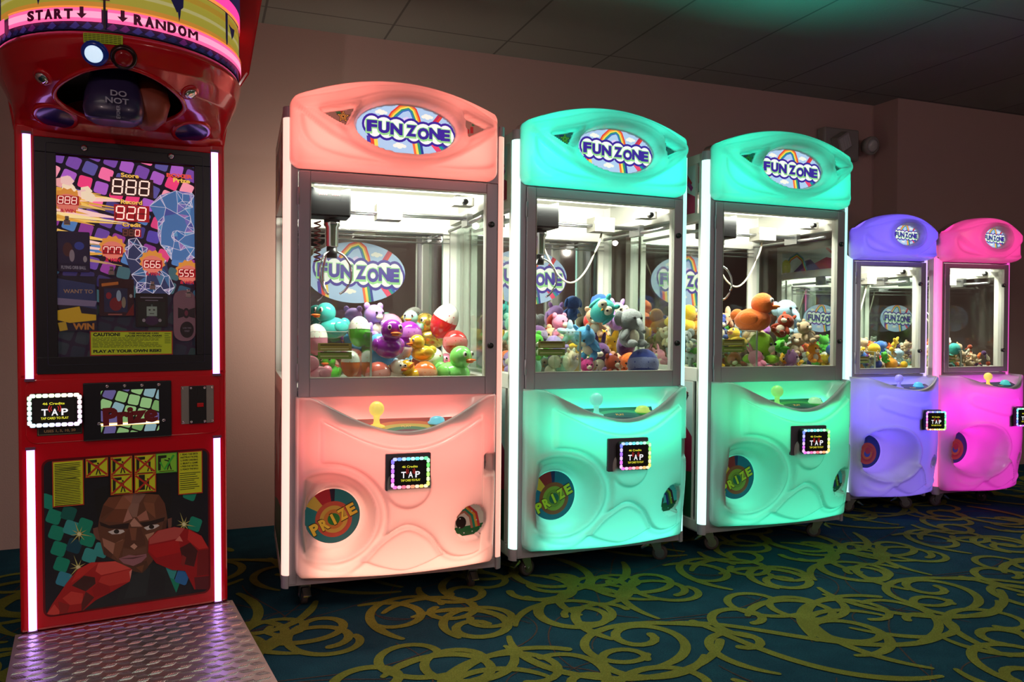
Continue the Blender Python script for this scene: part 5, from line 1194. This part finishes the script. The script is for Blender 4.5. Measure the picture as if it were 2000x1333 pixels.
def pk2(A):
    A.rect(-1, 1, .55, 1, ink(70, 24, 34)); A.rect(-.72, .62, -.78, .5, ink(36, 50, 96, e=.1)); A.up(); A.strip([(-.85, .66), (.1, .78)], .16, ink(226, 120, 40, e=.2)); A.ell(-.05, -.35, .36, .36, ink(170, 34, 44, e=.1)); A.ell(.12, .1, .14, .3, ink(180, 200, 220, e=.15)); A.ell(-.45, .1, .16, .18, ink(200, 40, 60, e=.1)); A.ell(.4, -.25, .12, .3, ink(190, 170, 140, e=.1)); A.ell(.82, .1, .09, .1, ink(220, 220, 220)); A.strip([(-.5, -.9), (.3, -.9)], .07, ink(220, 120, 110, e=.1)); A.poly([(.5, -.95), (.98, -.95), (.98, -.3)], ink(150, 30, 30))
def pk3(A):
    A.rect(-.85, .85, -.9, .5, ink(16, 40, 34)); A.up(); A.strip([(-.7, .75), (.7, .75)], .07, ink(150, 150, 170)); A.strip([(-.4, .58), (.4, .58)], .05, ink(150, 150, 170)); A.ell(0, -.62, .42, .28, ink(70, 40, 90)); A.rect(-.32, .32, -.35, .22, ink(190, 210, 190, e=.1)); A.up(); A.rect(-.05, .05, .22, .34, ink(120, 140, 130, e=.1)); A.rect(-.2, -.08, -.02, .06, ink(20, 20, 20)); A.rect(.08, .2, -.02, .06, ink(20, 20, 20)); A.rect(-.14, .14, -.22, -.18, ink(30, 40, 40)); A.ell(-.5, -.6, .1, .1, ink(190, 190, 200)); A.ell(.5, -.6, .1, .1, ink(190, 190, 200))
def pk4(A):
    A.poly([(-.6, .32), (-.1, .24), (-.1, -.04), (-.6, -.1)], ink(40, 32, 44)); A.poly([(.95, .32), (.4, .24), (.4, -.04), (.95, -.1)], ink(40, 32, 44)); A.ell(.15, .1, .3, .2, ink(40, 32, 44)); A.up(); A.ell(.15, .1, .16, .11, ink(150, 60, 90)); A.ell(.2, -.55, .62, .32, ink(24, 18, 30)); A.up(); A.text('GAME TIMES', .2, -.48, .06, ink(150, 140, 160), w=.8); A.text('WRIST', .2, -.60, .07, ink(150, 140, 160), w=.5, bold=.03)
def pk5(A):
    A.poly([(-1, .9), (.9, .7), (1, -.2), (.2, -.1), (-1, .1)], ink(60, 80, 140, e=.1)); A.poly([(-1, .2), (1, .1), (.9, -.1), (-1, -.05)], ink(170, 150, 190, e=.12)); A.up(); A.text('WANT TO', .05, .45, .14, ink(196, 150, 110, e=.2), bold=.02, w=1.5); A.text('WIN', .3, -.82, .22, ink(210, 130, 50, e=.2), bold=.05, w=1.1)
    A.poly([(-1, -.25), (.1, -.1), (.2, -.35), (.95, -.4), (.95, -.6), (-.4, -.7), (-1, -.6)], ink(230, 176, 30, e=.25)); A.poly([(-1, -.7), (-.6, -.65), (-.5, -.95), (-.9, -1)], ink(216, 170, 40, e=.2))
prize('prize_package', .0, .225, .425, .625, 'purple prize package reading flying orb ball behind the display glass', 'package', pk1, col=(46, 36, 84))
prize('prize_bag', .0, .27, .13, .405, 'crumpled blue and yellow prize bag at the left of the display glass', 'bag', pk5, th=.008, col=(36, 40, 70))
prize('prize_box', .285, .535, .205, .395, 'dark red toy box with a red ball figure behind the display glass', 'box', pk2, col=(60, 20, 36))
prize('prize_box', .545, .785, .150, .325, 'black toy box with a pale blocky little figure behind the display glass', 'box', pk3, col=(18, 18, 24))
prize('prize_card', .828, .998, .075, .345, 'pale pink hanging card with a black round label behind the display glass', 'card', pk4, rad=.03, col=(176, 130, 150))
# ------------------------------------------------------------------ toys: one prototype mesh set per kind and colour
def toy_mat(c, kind):
    if kind == 'gloss': return mat('toy_gloss_%d_%d_%d' % c, C(*c), .18, coat=.5)
    if kind == 'gold': return mat('toy_gold', (.80, .55, .12), .25, .9)
    return mat('toy_plush_%d_%d_%d' % c, C(*c), .9, spec=.1, bump=.6, bscale=14, sheen=.4)
EYE = mat('toy_eye', C(16, 14, 16), .12); EYEW = mat('toy_white', C(238, 236, 228), .5); BEAK = (240, 120, 40)
PROTO = {}
def proto(kind, c, c2, fin, parts=True):
    """mesh blocks of a toy of radius 1 whose face looks towards local -y"""
    key = (kind, c, c2, fin, parts)
    if key in PROTO: return PROTO[key]
    m = toy_mat(c, fin); m2 = toy_mat(c2, fin); out = []
    b = MB(); q = (14, 9)
    def bl(c_, r, mi=0, rot=None): b.ball(c_, r, mi, q[0], q[1], rot)
    P = []
    def part(name, mm, fn):
        if not parts: return
        pb = MB(); fn(pb); P.append((name, pb, mm))
    if kind == 'duck':
        bl((0, .12, -.36), (.66, .82, .54)); bl((0, -.30, .38), (.50, .50, .50)); bl((0, .82, -.12), (.22, .30, .26), rot=Euler((-.6, 0, 0)))
        for s in (-1, 1): bl((s*.58, .22, -.28), (.14, .42, .30))
        part('beak', toy_mat(BEAK, fin), lambda p: (p.ball((0, -.84, .26), (.24, .24, .07), 0, 12, 7), p.ball((0, -.78, .18), (.18, .17, .06), 0, 12, 7)))
        for s in (-1, 1):
            part('eye', [EYEW, EYE], lambda p, s=s: (p.ball((s*.24, -.70, .52), (.10, .07, .13), 0, 10, 7), p.ball((s*.25, -.745, .52), (.06, .05, .08), 1, 8, 6)))
    elif kind in ('bear', 'cat', 'bunny', 'elephant', 'dog'):
        bl((0, .0, -.42), (.48, .42, .46)); bl((0, -.08, .34), (.56, .48, .50))
        for s in (-1, 1):
            if kind == 'bear': bl((s*.42, -.02, .76), (.19, .11, .19))
            elif kind == 'cat': bl((s*.34, -.02, .80), (.13, .08, .24), rot=Euler((0, s*.35, 0)))
            elif kind == 'bunny': bl((s*.20, .02, 1.02), (.12, .08, .40), rot=Euler((0, s*.2, 0)))
            elif kind == 'dog': bl((s*.54, -.04, .34), (.12, .14, .34), rot=Euler((0, -s*.25, 0)))
            else: bl((s*.60, .02, .40), (.30, .08, .34))
            bl((s*.46, -.22, -.30), (.15, .16, .32), rot=Euler((0, -s*.7, 0))); bl((s*.30, -.46, -.68), (.19, .32, .18))
        if kind == 'elephant': part('trunk', m, lambda p: p.tube([(0, -.5, .32), (0, -.72, .12), (0, -.80, -.10), (0, -.92, -.2)], [.14, .12, .10, .08], 10))
        else: part('muzzle', m2, lambda p: (p.ball((0, -.50, .20), (.22, .14, .17), 0, 12, 8)))
        part('belly', m2, lambda p: p.ball((0, -.30, -.40), (.30, .16, .32), 0, 12, 8))
        for s in (-1, 1): part('eye', EYE, lambda p, s=s: p.ball((s*.20, -.53, .42), .065, 0, 8, 6))
    elif kind == 'owl':
        bl((0, .0, -.08), (.64, .56, .78)); 
        for s in (-1, 1): bl((s*.36, -.04, .70), (.14, .10, .22), rot=Euler((0, s*.4, 0))); bl((s*.62, .0, -.15), (.13, .30, .44))
        part('face', m2, lambda p: (p.ball((-.24, -.44, .26), (.26, .14, .28), 0, 12, 8), p.ball((.24, -.44, .26), (.26, .14, .28), 0, 12, 8)))
        part('beak', toy_mat((240, 180, 60), fin), lambda p: p.lathe([(.08, 0), (.05, .10), (.001, .2)], (0, -.54, .14), (0, -.6, -.8), 8))
        for s in (-1, 1): part('eye', EYE, lambda p, s=s: p.ball((s*.22, -.57, .28), .075, 0, 8, 6))
    elif kind == 'octopus':
        bl((0, 0, .25), (.62, .60, .62))
        for k in range(6):
            a = k*math.pi/3+.3; bl((.55*math.cos(a), .55*math.sin(a), -.42), (.36, .20, .22), rot=Euler((0, 0, a)))
        part('face', m2, lambda p: p.ball((0, -.42, .10), (.30, .24, .22), 0, 12, 8))
        for s in (-1, 1): part('eye', EYE, lambda p, s=s: p.ball((s*.22, -.60, .30), .07, 0, 8, 6))
    elif kind == 'ball':
        bl((0, 0, 0), (.86, .86, .86)); part('band', m2, lambda p: p.lathe([(.862*math.cos(t), .862*math.sin(t)) for t in np.linspace(-.42, .30, 7)], (0, 0, 0), (0.1, .2, 1), 20, caps=False))
    elif kind == 'egg':
        bl((0, 0, 0), (.66, .66, .92)); part('swirl', m2, lambda p: p.lathe([(.665*math.cos(t), .925*math.sin(t)) for t in np.linspace(.15, 1.5, 7)], (0, 0, 0), (0, 0, 1), 18, caps=False))
    elif kind == 'star':
        for k in range(5): a = k*2*math.pi/5+math.pi/2; bl((.42*math.cos(a), 0, .42*math.sin(a)), (.46, .22, .20), rot=Euler((0, -a, 0)))
        bl((0, 0, 0), (.42, .28, .42)); 
        for s in (-1, 1): part('eye', EYE, lambda p, s=s: p.ball((s*.12, -.27, .08), .05, 0, 8, 6))
    elif kind == 'donut':
        rr = [b.ring(Vector((.55*math.cos(t), 0, .55*math.sin(t))), Vector((math.cos(t), 0, math.sin(t))), Vector((0, 1, 0)), .30, .26, 10) for t in [2*math.pi*k/18 for k in range(18)]]
        b.loft(rr, 0, True, close=True)
        part('icing', m2, lambda p: p.loft([p.ring(Vector((.55*math.cos(t), -.06, .55*math.sin(t))), Vector((math.cos(t), 0, math.sin(t))), Vector((0, 1, 0)), .27, .24, 10) for t in [2*math.pi*k/18 for k in range(18)]], 0, True, close=True))
    elif kind == 'figure':
        bl((0, 0, .48), (.34, .34, .36)); bl((0, 0, -.05), (.28, .22, .36), 1)
        for s in (-1, 1): bl((s*.34, -.05, .0), (.10, .10, .30), 0, rot=Euler((0, -s*.6, 0))); bl((s*.16, -.05, -.58), (.13, .16, .32), 1)
    me = []
    def mk(nm, mb, mats):
        d = bpy.data.meshes.new(nm); d.from_pydata(mb.v, [], mb.f)
        for t in (mats if isinstance(mats, list) else [mats]): d.materials.append(t)
        d.polygons.foreach_set('material_index', mb.m); d.polygons.foreach_set('use_smooth', mb.sm); d.update(); return (nm, d)
    names = {'duck': 'toy_duck', 'bear': 'plush_bear', 'cat': 'plush_cat', 'bunny': 'plush_bunny', 'elephant': 'plush_elephant', 'dog': 'plush_dog', 'owl': 'plush_owl', 'octopus': 'plush_octopus',
             'ball': 'toy_ball', 'egg': 'toy_egg', 'star': 'plush_star', 'donut': 'plush_donut', 'figure': 'toy_figure'}
    me = [mk(names[kind], b, [m, m2])] + [mk(n_, pb, mm) for n_, pb, mm in P]
    PROTO[key] = me; return me
def put_toy(mi, kind, c, c2, fin, u, v, z, r, yaw, pitch, roll, label, group, parts=True):
    me = proto(kind, c, c2, fin, parts); Mw = ROOTS[mi].matrix_world @ Matrix.Translation((u, v, z)) @ Euler((R(pitch), R(roll), R(yaw))).to_matrix().to_4x4() @ Matrix.Scale(r, 4)
    o = bpy.data.objects.new(me[0][0], me[0][1]); COL.objects.link(o); o.matrix_world = Mw
    tag(o, label, {'duck': 'toy duck', 'ball': 'toy ball', 'egg': 'toy', 'figure': 'toy'}.get(kind, 'plush toy'), group)
    for n_, d in me[1:]:
        p = bpy.data.objects.new(n_, d); COL.objects.link(p); p.parent = o
    return o
def pack(fixed, free, bounds, obst, iters=260):
    """settle round bodies in the bin: fixed ones keep their place, the others sink and push apart"""
    P = np.array([f[:3] for f in fixed+free], float); Rr = np.array([f[3] for f in fixed+free]); nf = len(fixed); n = len(P)
    x0, x1, y0, y1, z0 = bounds; W_ = np.ones(n); W_[:nf] = .012
    for it in range(iters):
        P[nf:, 2] -= .0022
        d = P[:, None, :]-P[None, :, :]; L = np.sqrt((d**2).sum(-1))+1e-9; ov = (Rr[:, None]+Rr[None, :])*.92-L
        np.fill_diagonal(ov, 0); ov = np.maximum(ov, 0); wi = W_[:, None]/(W_[:, None]+W_[None, :])
        P += (d/L[..., None]*(ov*wi*.5)[..., None]).sum(1)
        P[:, 0] = np.clip(P[:, 0], x0+Rr*.85, x1-Rr*.85); P[:, 1] = np.clip(P[:, 1], y0+Rr*.85, y1-Rr*.85); P[:, 2] = np.maximum(P[:, 2], z0+Rr*.72)
        if obst:  # the chute keeps its own space
            ax, ay, az = obst; ins = (P[:, 0] < ax+Rr*.85) & (P[:, 1] < ay+Rr*.85) & (P[:, 2] < az)
            px_ = ax+Rr*.85-P[:, 0]; py_ = ay+Rr*.85-P[:, 1]
            P[:, 0] += np.where(ins & (px_ < py_), px_*.5, 0); P[:, 1] += np.where(ins & (px_ >= py_), py_*.5, 0)
    return P
RANK = ['first', 'second', 'third', 'fourth', 'fifth', 'sixth', 'seventh', 'eighth', 'ninth', 'tenth', 'eleventh', 'twelfth', 'thirteenth', 'fourteenth', 'fifteenth', 'sixteenth']
CN = {'teal': (70, 190, 180), 'purple': (150, 30, 170), 'sky blue': (90, 170, 225), 'lavender': (190, 150, 225), 'mauve': (170, 120, 170), 'cream': (236, 226, 200), 'yellow': (250, 200, 50), 'golden': (222, 170, 40),
      'coral': (240, 120, 100), 'pink': (240, 140, 170), 'light green': (130, 225, 110), 'orange': (245, 120, 50), 'green': (90, 190, 60), 'red': (205, 40, 40), 'white': (240, 236, 228), 'dark blue': (50, 70, 150), 'blue': (60, 110, 190),
      'grey': (150, 155, 155), 'brown': (120, 84, 66), 'tan': (200, 176, 140), 'mint': (160, 225, 200), 'lime': (150, 205, 50), 'peach': (250, 190, 150), 'hot pink': (225, 70, 150), 'rust': (170, 70, 40), 'black': (30, 28, 32), 'plum': (96, 60, 110), 'pale blue': (170, 205, 225), 'amber': (250, 165, 50)}
def fill_machine(mi, desc, fixed, pool, nfree, rr, fin, seed, bounds, obst, ztop, group, parts=True, hill=0.0):
    rg = random.Random(seed); x0, x1, y0, y1, z0 = bounds
    F = [(f[2], f[3], f[4], f[5]) for f in fixed]; free = []; meta = []
    for i in range(nfree):
        r = rg.uniform(*rr); kind, cn = pool[i % len(pool)] if rg.random() < .75 else rg.choice(pool)
        # the heap is higher at the back
        y = y0+(y1-y0)*rg.random()**.8; free.append((rg.uniform(x0, x1), y, z0+.05+rg.random()*(.10+hill*(y-y0)/(y1-y0)), r)); meta.append((kind, cn))
    P = pack(F, free, bounds, obst)
    items = []
    for i, f in enumerate(fixed): items.append([f[0], f[1], *P[i], f[5], f[6], f[7] if len(f) > 7 else 0, f[8] if len(f) > 8 else 0])
    for i, (kind, cn) in enumerate(meta):
        p = P[len(fixed)+i]; items.append([kind, cn, *p, free[i][3], rg.uniform(-70, 70), rg.uniform(-35, 30), rg.uniform(-40, 40)])
    # names of places: rows from the glass, order from the left
    nr = max(3, int((y1-y0)/(rr[0]+rr[1])/1.05)); rows = {}
    for it in items: rows.setdefault(min(nr-1, int((it[3]-y0)/(y1-y0)*nr)), []).append(it)
    for k_, L in rows.items():
        L.sort(key=lambda t: t[2])
        for j, it in enumerate(L):
            kind, cn, u, v, z, r, yaw, pt, rl = it; c = CN[cn]; c2 = CN['cream'] if cn not in ('cream', 'white', 'yellow') else CN['tan']
            if kind == 'ball': c2 = tuple(min(255, int(x*.6+100)) for x in c)
            if kind == 'egg': c2 = CN['white'] if cn != 'white' else CN['red']
            fn = 'gold' if cn == 'golden' and fin == 'gloss' else fin
            word = {'duck': 'rubber duck', 'ball': 'toy ball', 'egg': 'swirled toy egg', 'figure': 'little toy figure'}.get(kind, kind+' plush')
            row = 'front row' if k_ == 0 else ('back row' if k_ == nr-1 else RANK[k_]+' row from the glass')
            put_toy(mi, kind, c, c2, fn, u, v, z, r, yaw, pt, rl, '%s %s, %s from left in %s, %s' % (cn, word, RANK[min(j, 15)], row, desc), group, parts)
# bin of the salmon machine: shiny ducks and balls.  kind, colour, u, v, z, r, yaw, pitch, roll
G0 = [('duck', 'teal', .185, .40, 1.005, .085, -62), ('duck', 'purple', .350, .115, .895, .085, 8), ('duck', 'sky blue', .325, .26, .935, .075, -40), ('bear', 'lavender', .395, .30, .985, .080, 30),
      ('bear', 'pale blue', .41, .20, .90, .06, 20), ('duck', 'cream', .43, .11, .875, .058, 40), ('duck', 'yellow', .475, .125, .885, .060, -75), ('ball', 'purple', .51, .19, .92, .062, 0),
      ('egg', 'coral', .455, .30, .965, .080, 20, 60, 30), ('ball', 'pink', .47, .44, 1.015, .068, 0), ('duck', 'mint', .54, .36, .99, .062, -30), ('duck', 'golden', .60, .40, 1.00, .088, -60),
      ('egg', 'orange', .575, .22, .93, .085, 40, 70, -30), ('ball', 'orange', .555, .10, .865, .058, 0), ('duck', 'light green', .635, .105, .895, .090, 38), ('egg', 'red', .735, .30, .985, .085, 10, 20, 20), ('ball', 'red', .715, .14, .905, .060, 0),
      ('egg', 'pink', .11, .34, .93, .070, 0), ('duck', 'green', .175, .36, .88, .070, -20), ('egg', 'orange', .26, .335, .87, .06, 0)]
fill_machine(0, 'salmon machine', G0, [('duck', 'yellow'), ('ball', 'coral'), ('duck', 'pink'), ('egg', 'green'), ('duck', 'sky blue'), ('ball', 'mint')], 16, (.055, .075), 'gloss', 3,
             (.085, .735, .035, .63, .80), (.325, .28, 1.0), 1.0, 'shiny toys in the salmon machine')
G1 = [('bear', 'mint', .14, .36, 1.0, .080, -10), ('owl', 'purple', .225, .44, 1.02, .070, 0), ('ball', 'plum', .31, .42, .985, .055, 0), ('bear', 'pink', .395, .42, .99, .075, 20), ('star', 'pale blue', .365, .22, .945, .070, -20),
      ('owl', 'cream', .30, .17, .91, .06, 30), ('cat', 'sky blue', .375, .12, .90, .085, -60, 40), ('owl', 'teal', .455, .13, .935, .075, -35, 10, 50), ('bear', 'hot pink', .35, .08, .86, .055, 0), ('bear', 'rust', .425, .075, .865, .065, 20),
      ('bunny', 'plum', .495, .20, .92, .08, -30), ('elephant', 'grey', .575, .135, .935, .100, 15), ('ball', 'dark blue', .655, .115, .895, .080, 0), ('owl', 'plum', .725, .14, .905, .078, 40, 0, 30), ('owl', 'lavender', .665, .33, .99, .085, 10),
      ('octopus', 'red', .67, .46, 1.05, .07, 0), ('dog', 'blue', .735, .47, 1.06, .075, 0), ('cat', 'cream', .60, .33, .955, .06, 0), ('duck', 'yellow', .53, .27, .93, .05, 0)]
fill_machine(1, 'left teal machine', G1, [('bear', 'peach'), ('star', 'yellow'), ('owl', 'mint'), ('bear', 'green'), ('octopus', 'lavender'), ('cat', 'tan'), ('dog', 'orange'), ('bear', 'cream')], 36, (.058, .074), 'plush', 5,
             (.085, .735, .035, .63, .80), (.325, .28, 1.0), 1.0, 'plush toys in the left teal machine')
G2 = [('duck', 'yellow', .15, .40, 1.02, .085, 60), ('duck', 'amber', .265, .44, 1.02, .080, -60), ('bear', 'dark blue', .345, .40, .99, .070, 0), ('star', 'amber', .425, .42, .985, .065, 0), ('star', 'peach', .475, .44, 1.01, .07, 10),
      ('duck', 'orange', .415, .14, .93, .105, 45), ('octopus', 'lime', .355, .09, .895, .100, 25), ('elephant', 'tan', .48, .20, .945, .085, -30), ('bear', 'grey', .565, .24, .955, .095, 20), ('elephant', 'pale blue', .655, .24, .985, .105, 10),
      ('bear', 'mauve', .515, .085, .87, .068, 30), ('ball', 'purple', .605, .38, .98, .05, 0), ('star', 'yellow', .605, .10, .865, .055, 0), ('bunny', 'amber', .70, .10, .87, .055, 0), ('bear', 'green', .20, .33, .90, .08, 0), ('ball', 'cream', .235, .36, .965, .045, 0), ('bear', 'sky blue', .54, .45, .99, .06, 0)]
fill_machine(2, 'right teal machine', G2, [('bear', 'tan'), ('elephant', 'grey'), ('cat', 'rust'), ('dog', 'brown'), ('bear', 'green'), ('bunny', 'pink'), ('duck', 'yellow')], 36, (.058, .074), 'plush', 8,
             (.085, .735, .035, .63, .80), (.325, .28, 1.0), 1.0, 'plush toys in the right teal machine')
PM = [('figure', 'yellow'), ('bear', 'orange'), ('figure', 'dark blue'), ('ball', 'red'), ('bear', 'green'), ('star', 'yellow'), ('bear', 'tan'), ('figure', 'purple'), ('duck', 'yellow'), ('ball', 'blue'), ('bear', 'white'), ('figure', 'red')]
G3 = [('ball', 'yellow', .235, .09, .855, .040, 0), ('ball', 'amber', .335, .075, .82, .040, 0), ('bear', 'tan', .30, .20, .895, .05, 0), ('elephant', 'blue', .36, .17, .875, .055, 0), ('elephant', 'pale blue', .42, .13, .85, .055, 0), ('bear', 'black', .21, .30, .92, .045, 0), ('duck', 'dark blue', .18, .08, .83, .045, 0), ('bear', 'green', .10, .34, .92, .055, 0)]
fill_machine(3, 'purple machine', G3, PM, 125, (.030, .042), 'plush', 12, (.055, .455, .035, .60, .762), (.205, .20, .88), .95, 'little toys in the purple machine', parts=False, hill=.05)
PN = [('figure', 'white'), ('bear', 'brown'), ('figure', 'plum'), ('star', 'peach'), ('figure', 'red'), ('bear', 'tan'), ('figure', 'rust'), ('ball', 'teal'), ('bear', 'black'), ('figure', 'grey'), ('star', 'orange')]
G4 = [('ball', 'grey', .11, .10, .83, .055, 0), ('star', 'orange', .25, .30, .90, .05, 0), ('star', 'red', .29, .26, .90, .045, 0), ('bear', 'white', .37, .30, .91, .042, 0), ('star', 'cream', .19, .28, .89, .05, 0), ('bear', 'plum', .21, .15, .86, .045, 0)]
fill_machine(4, 'magenta machine', G4, PN, 130, (.030, .042), 'plush', 21, (.055, .455, .035, .60, .762), None, .95, 'little toys in the magenta machine', parts=False, hill=.05)
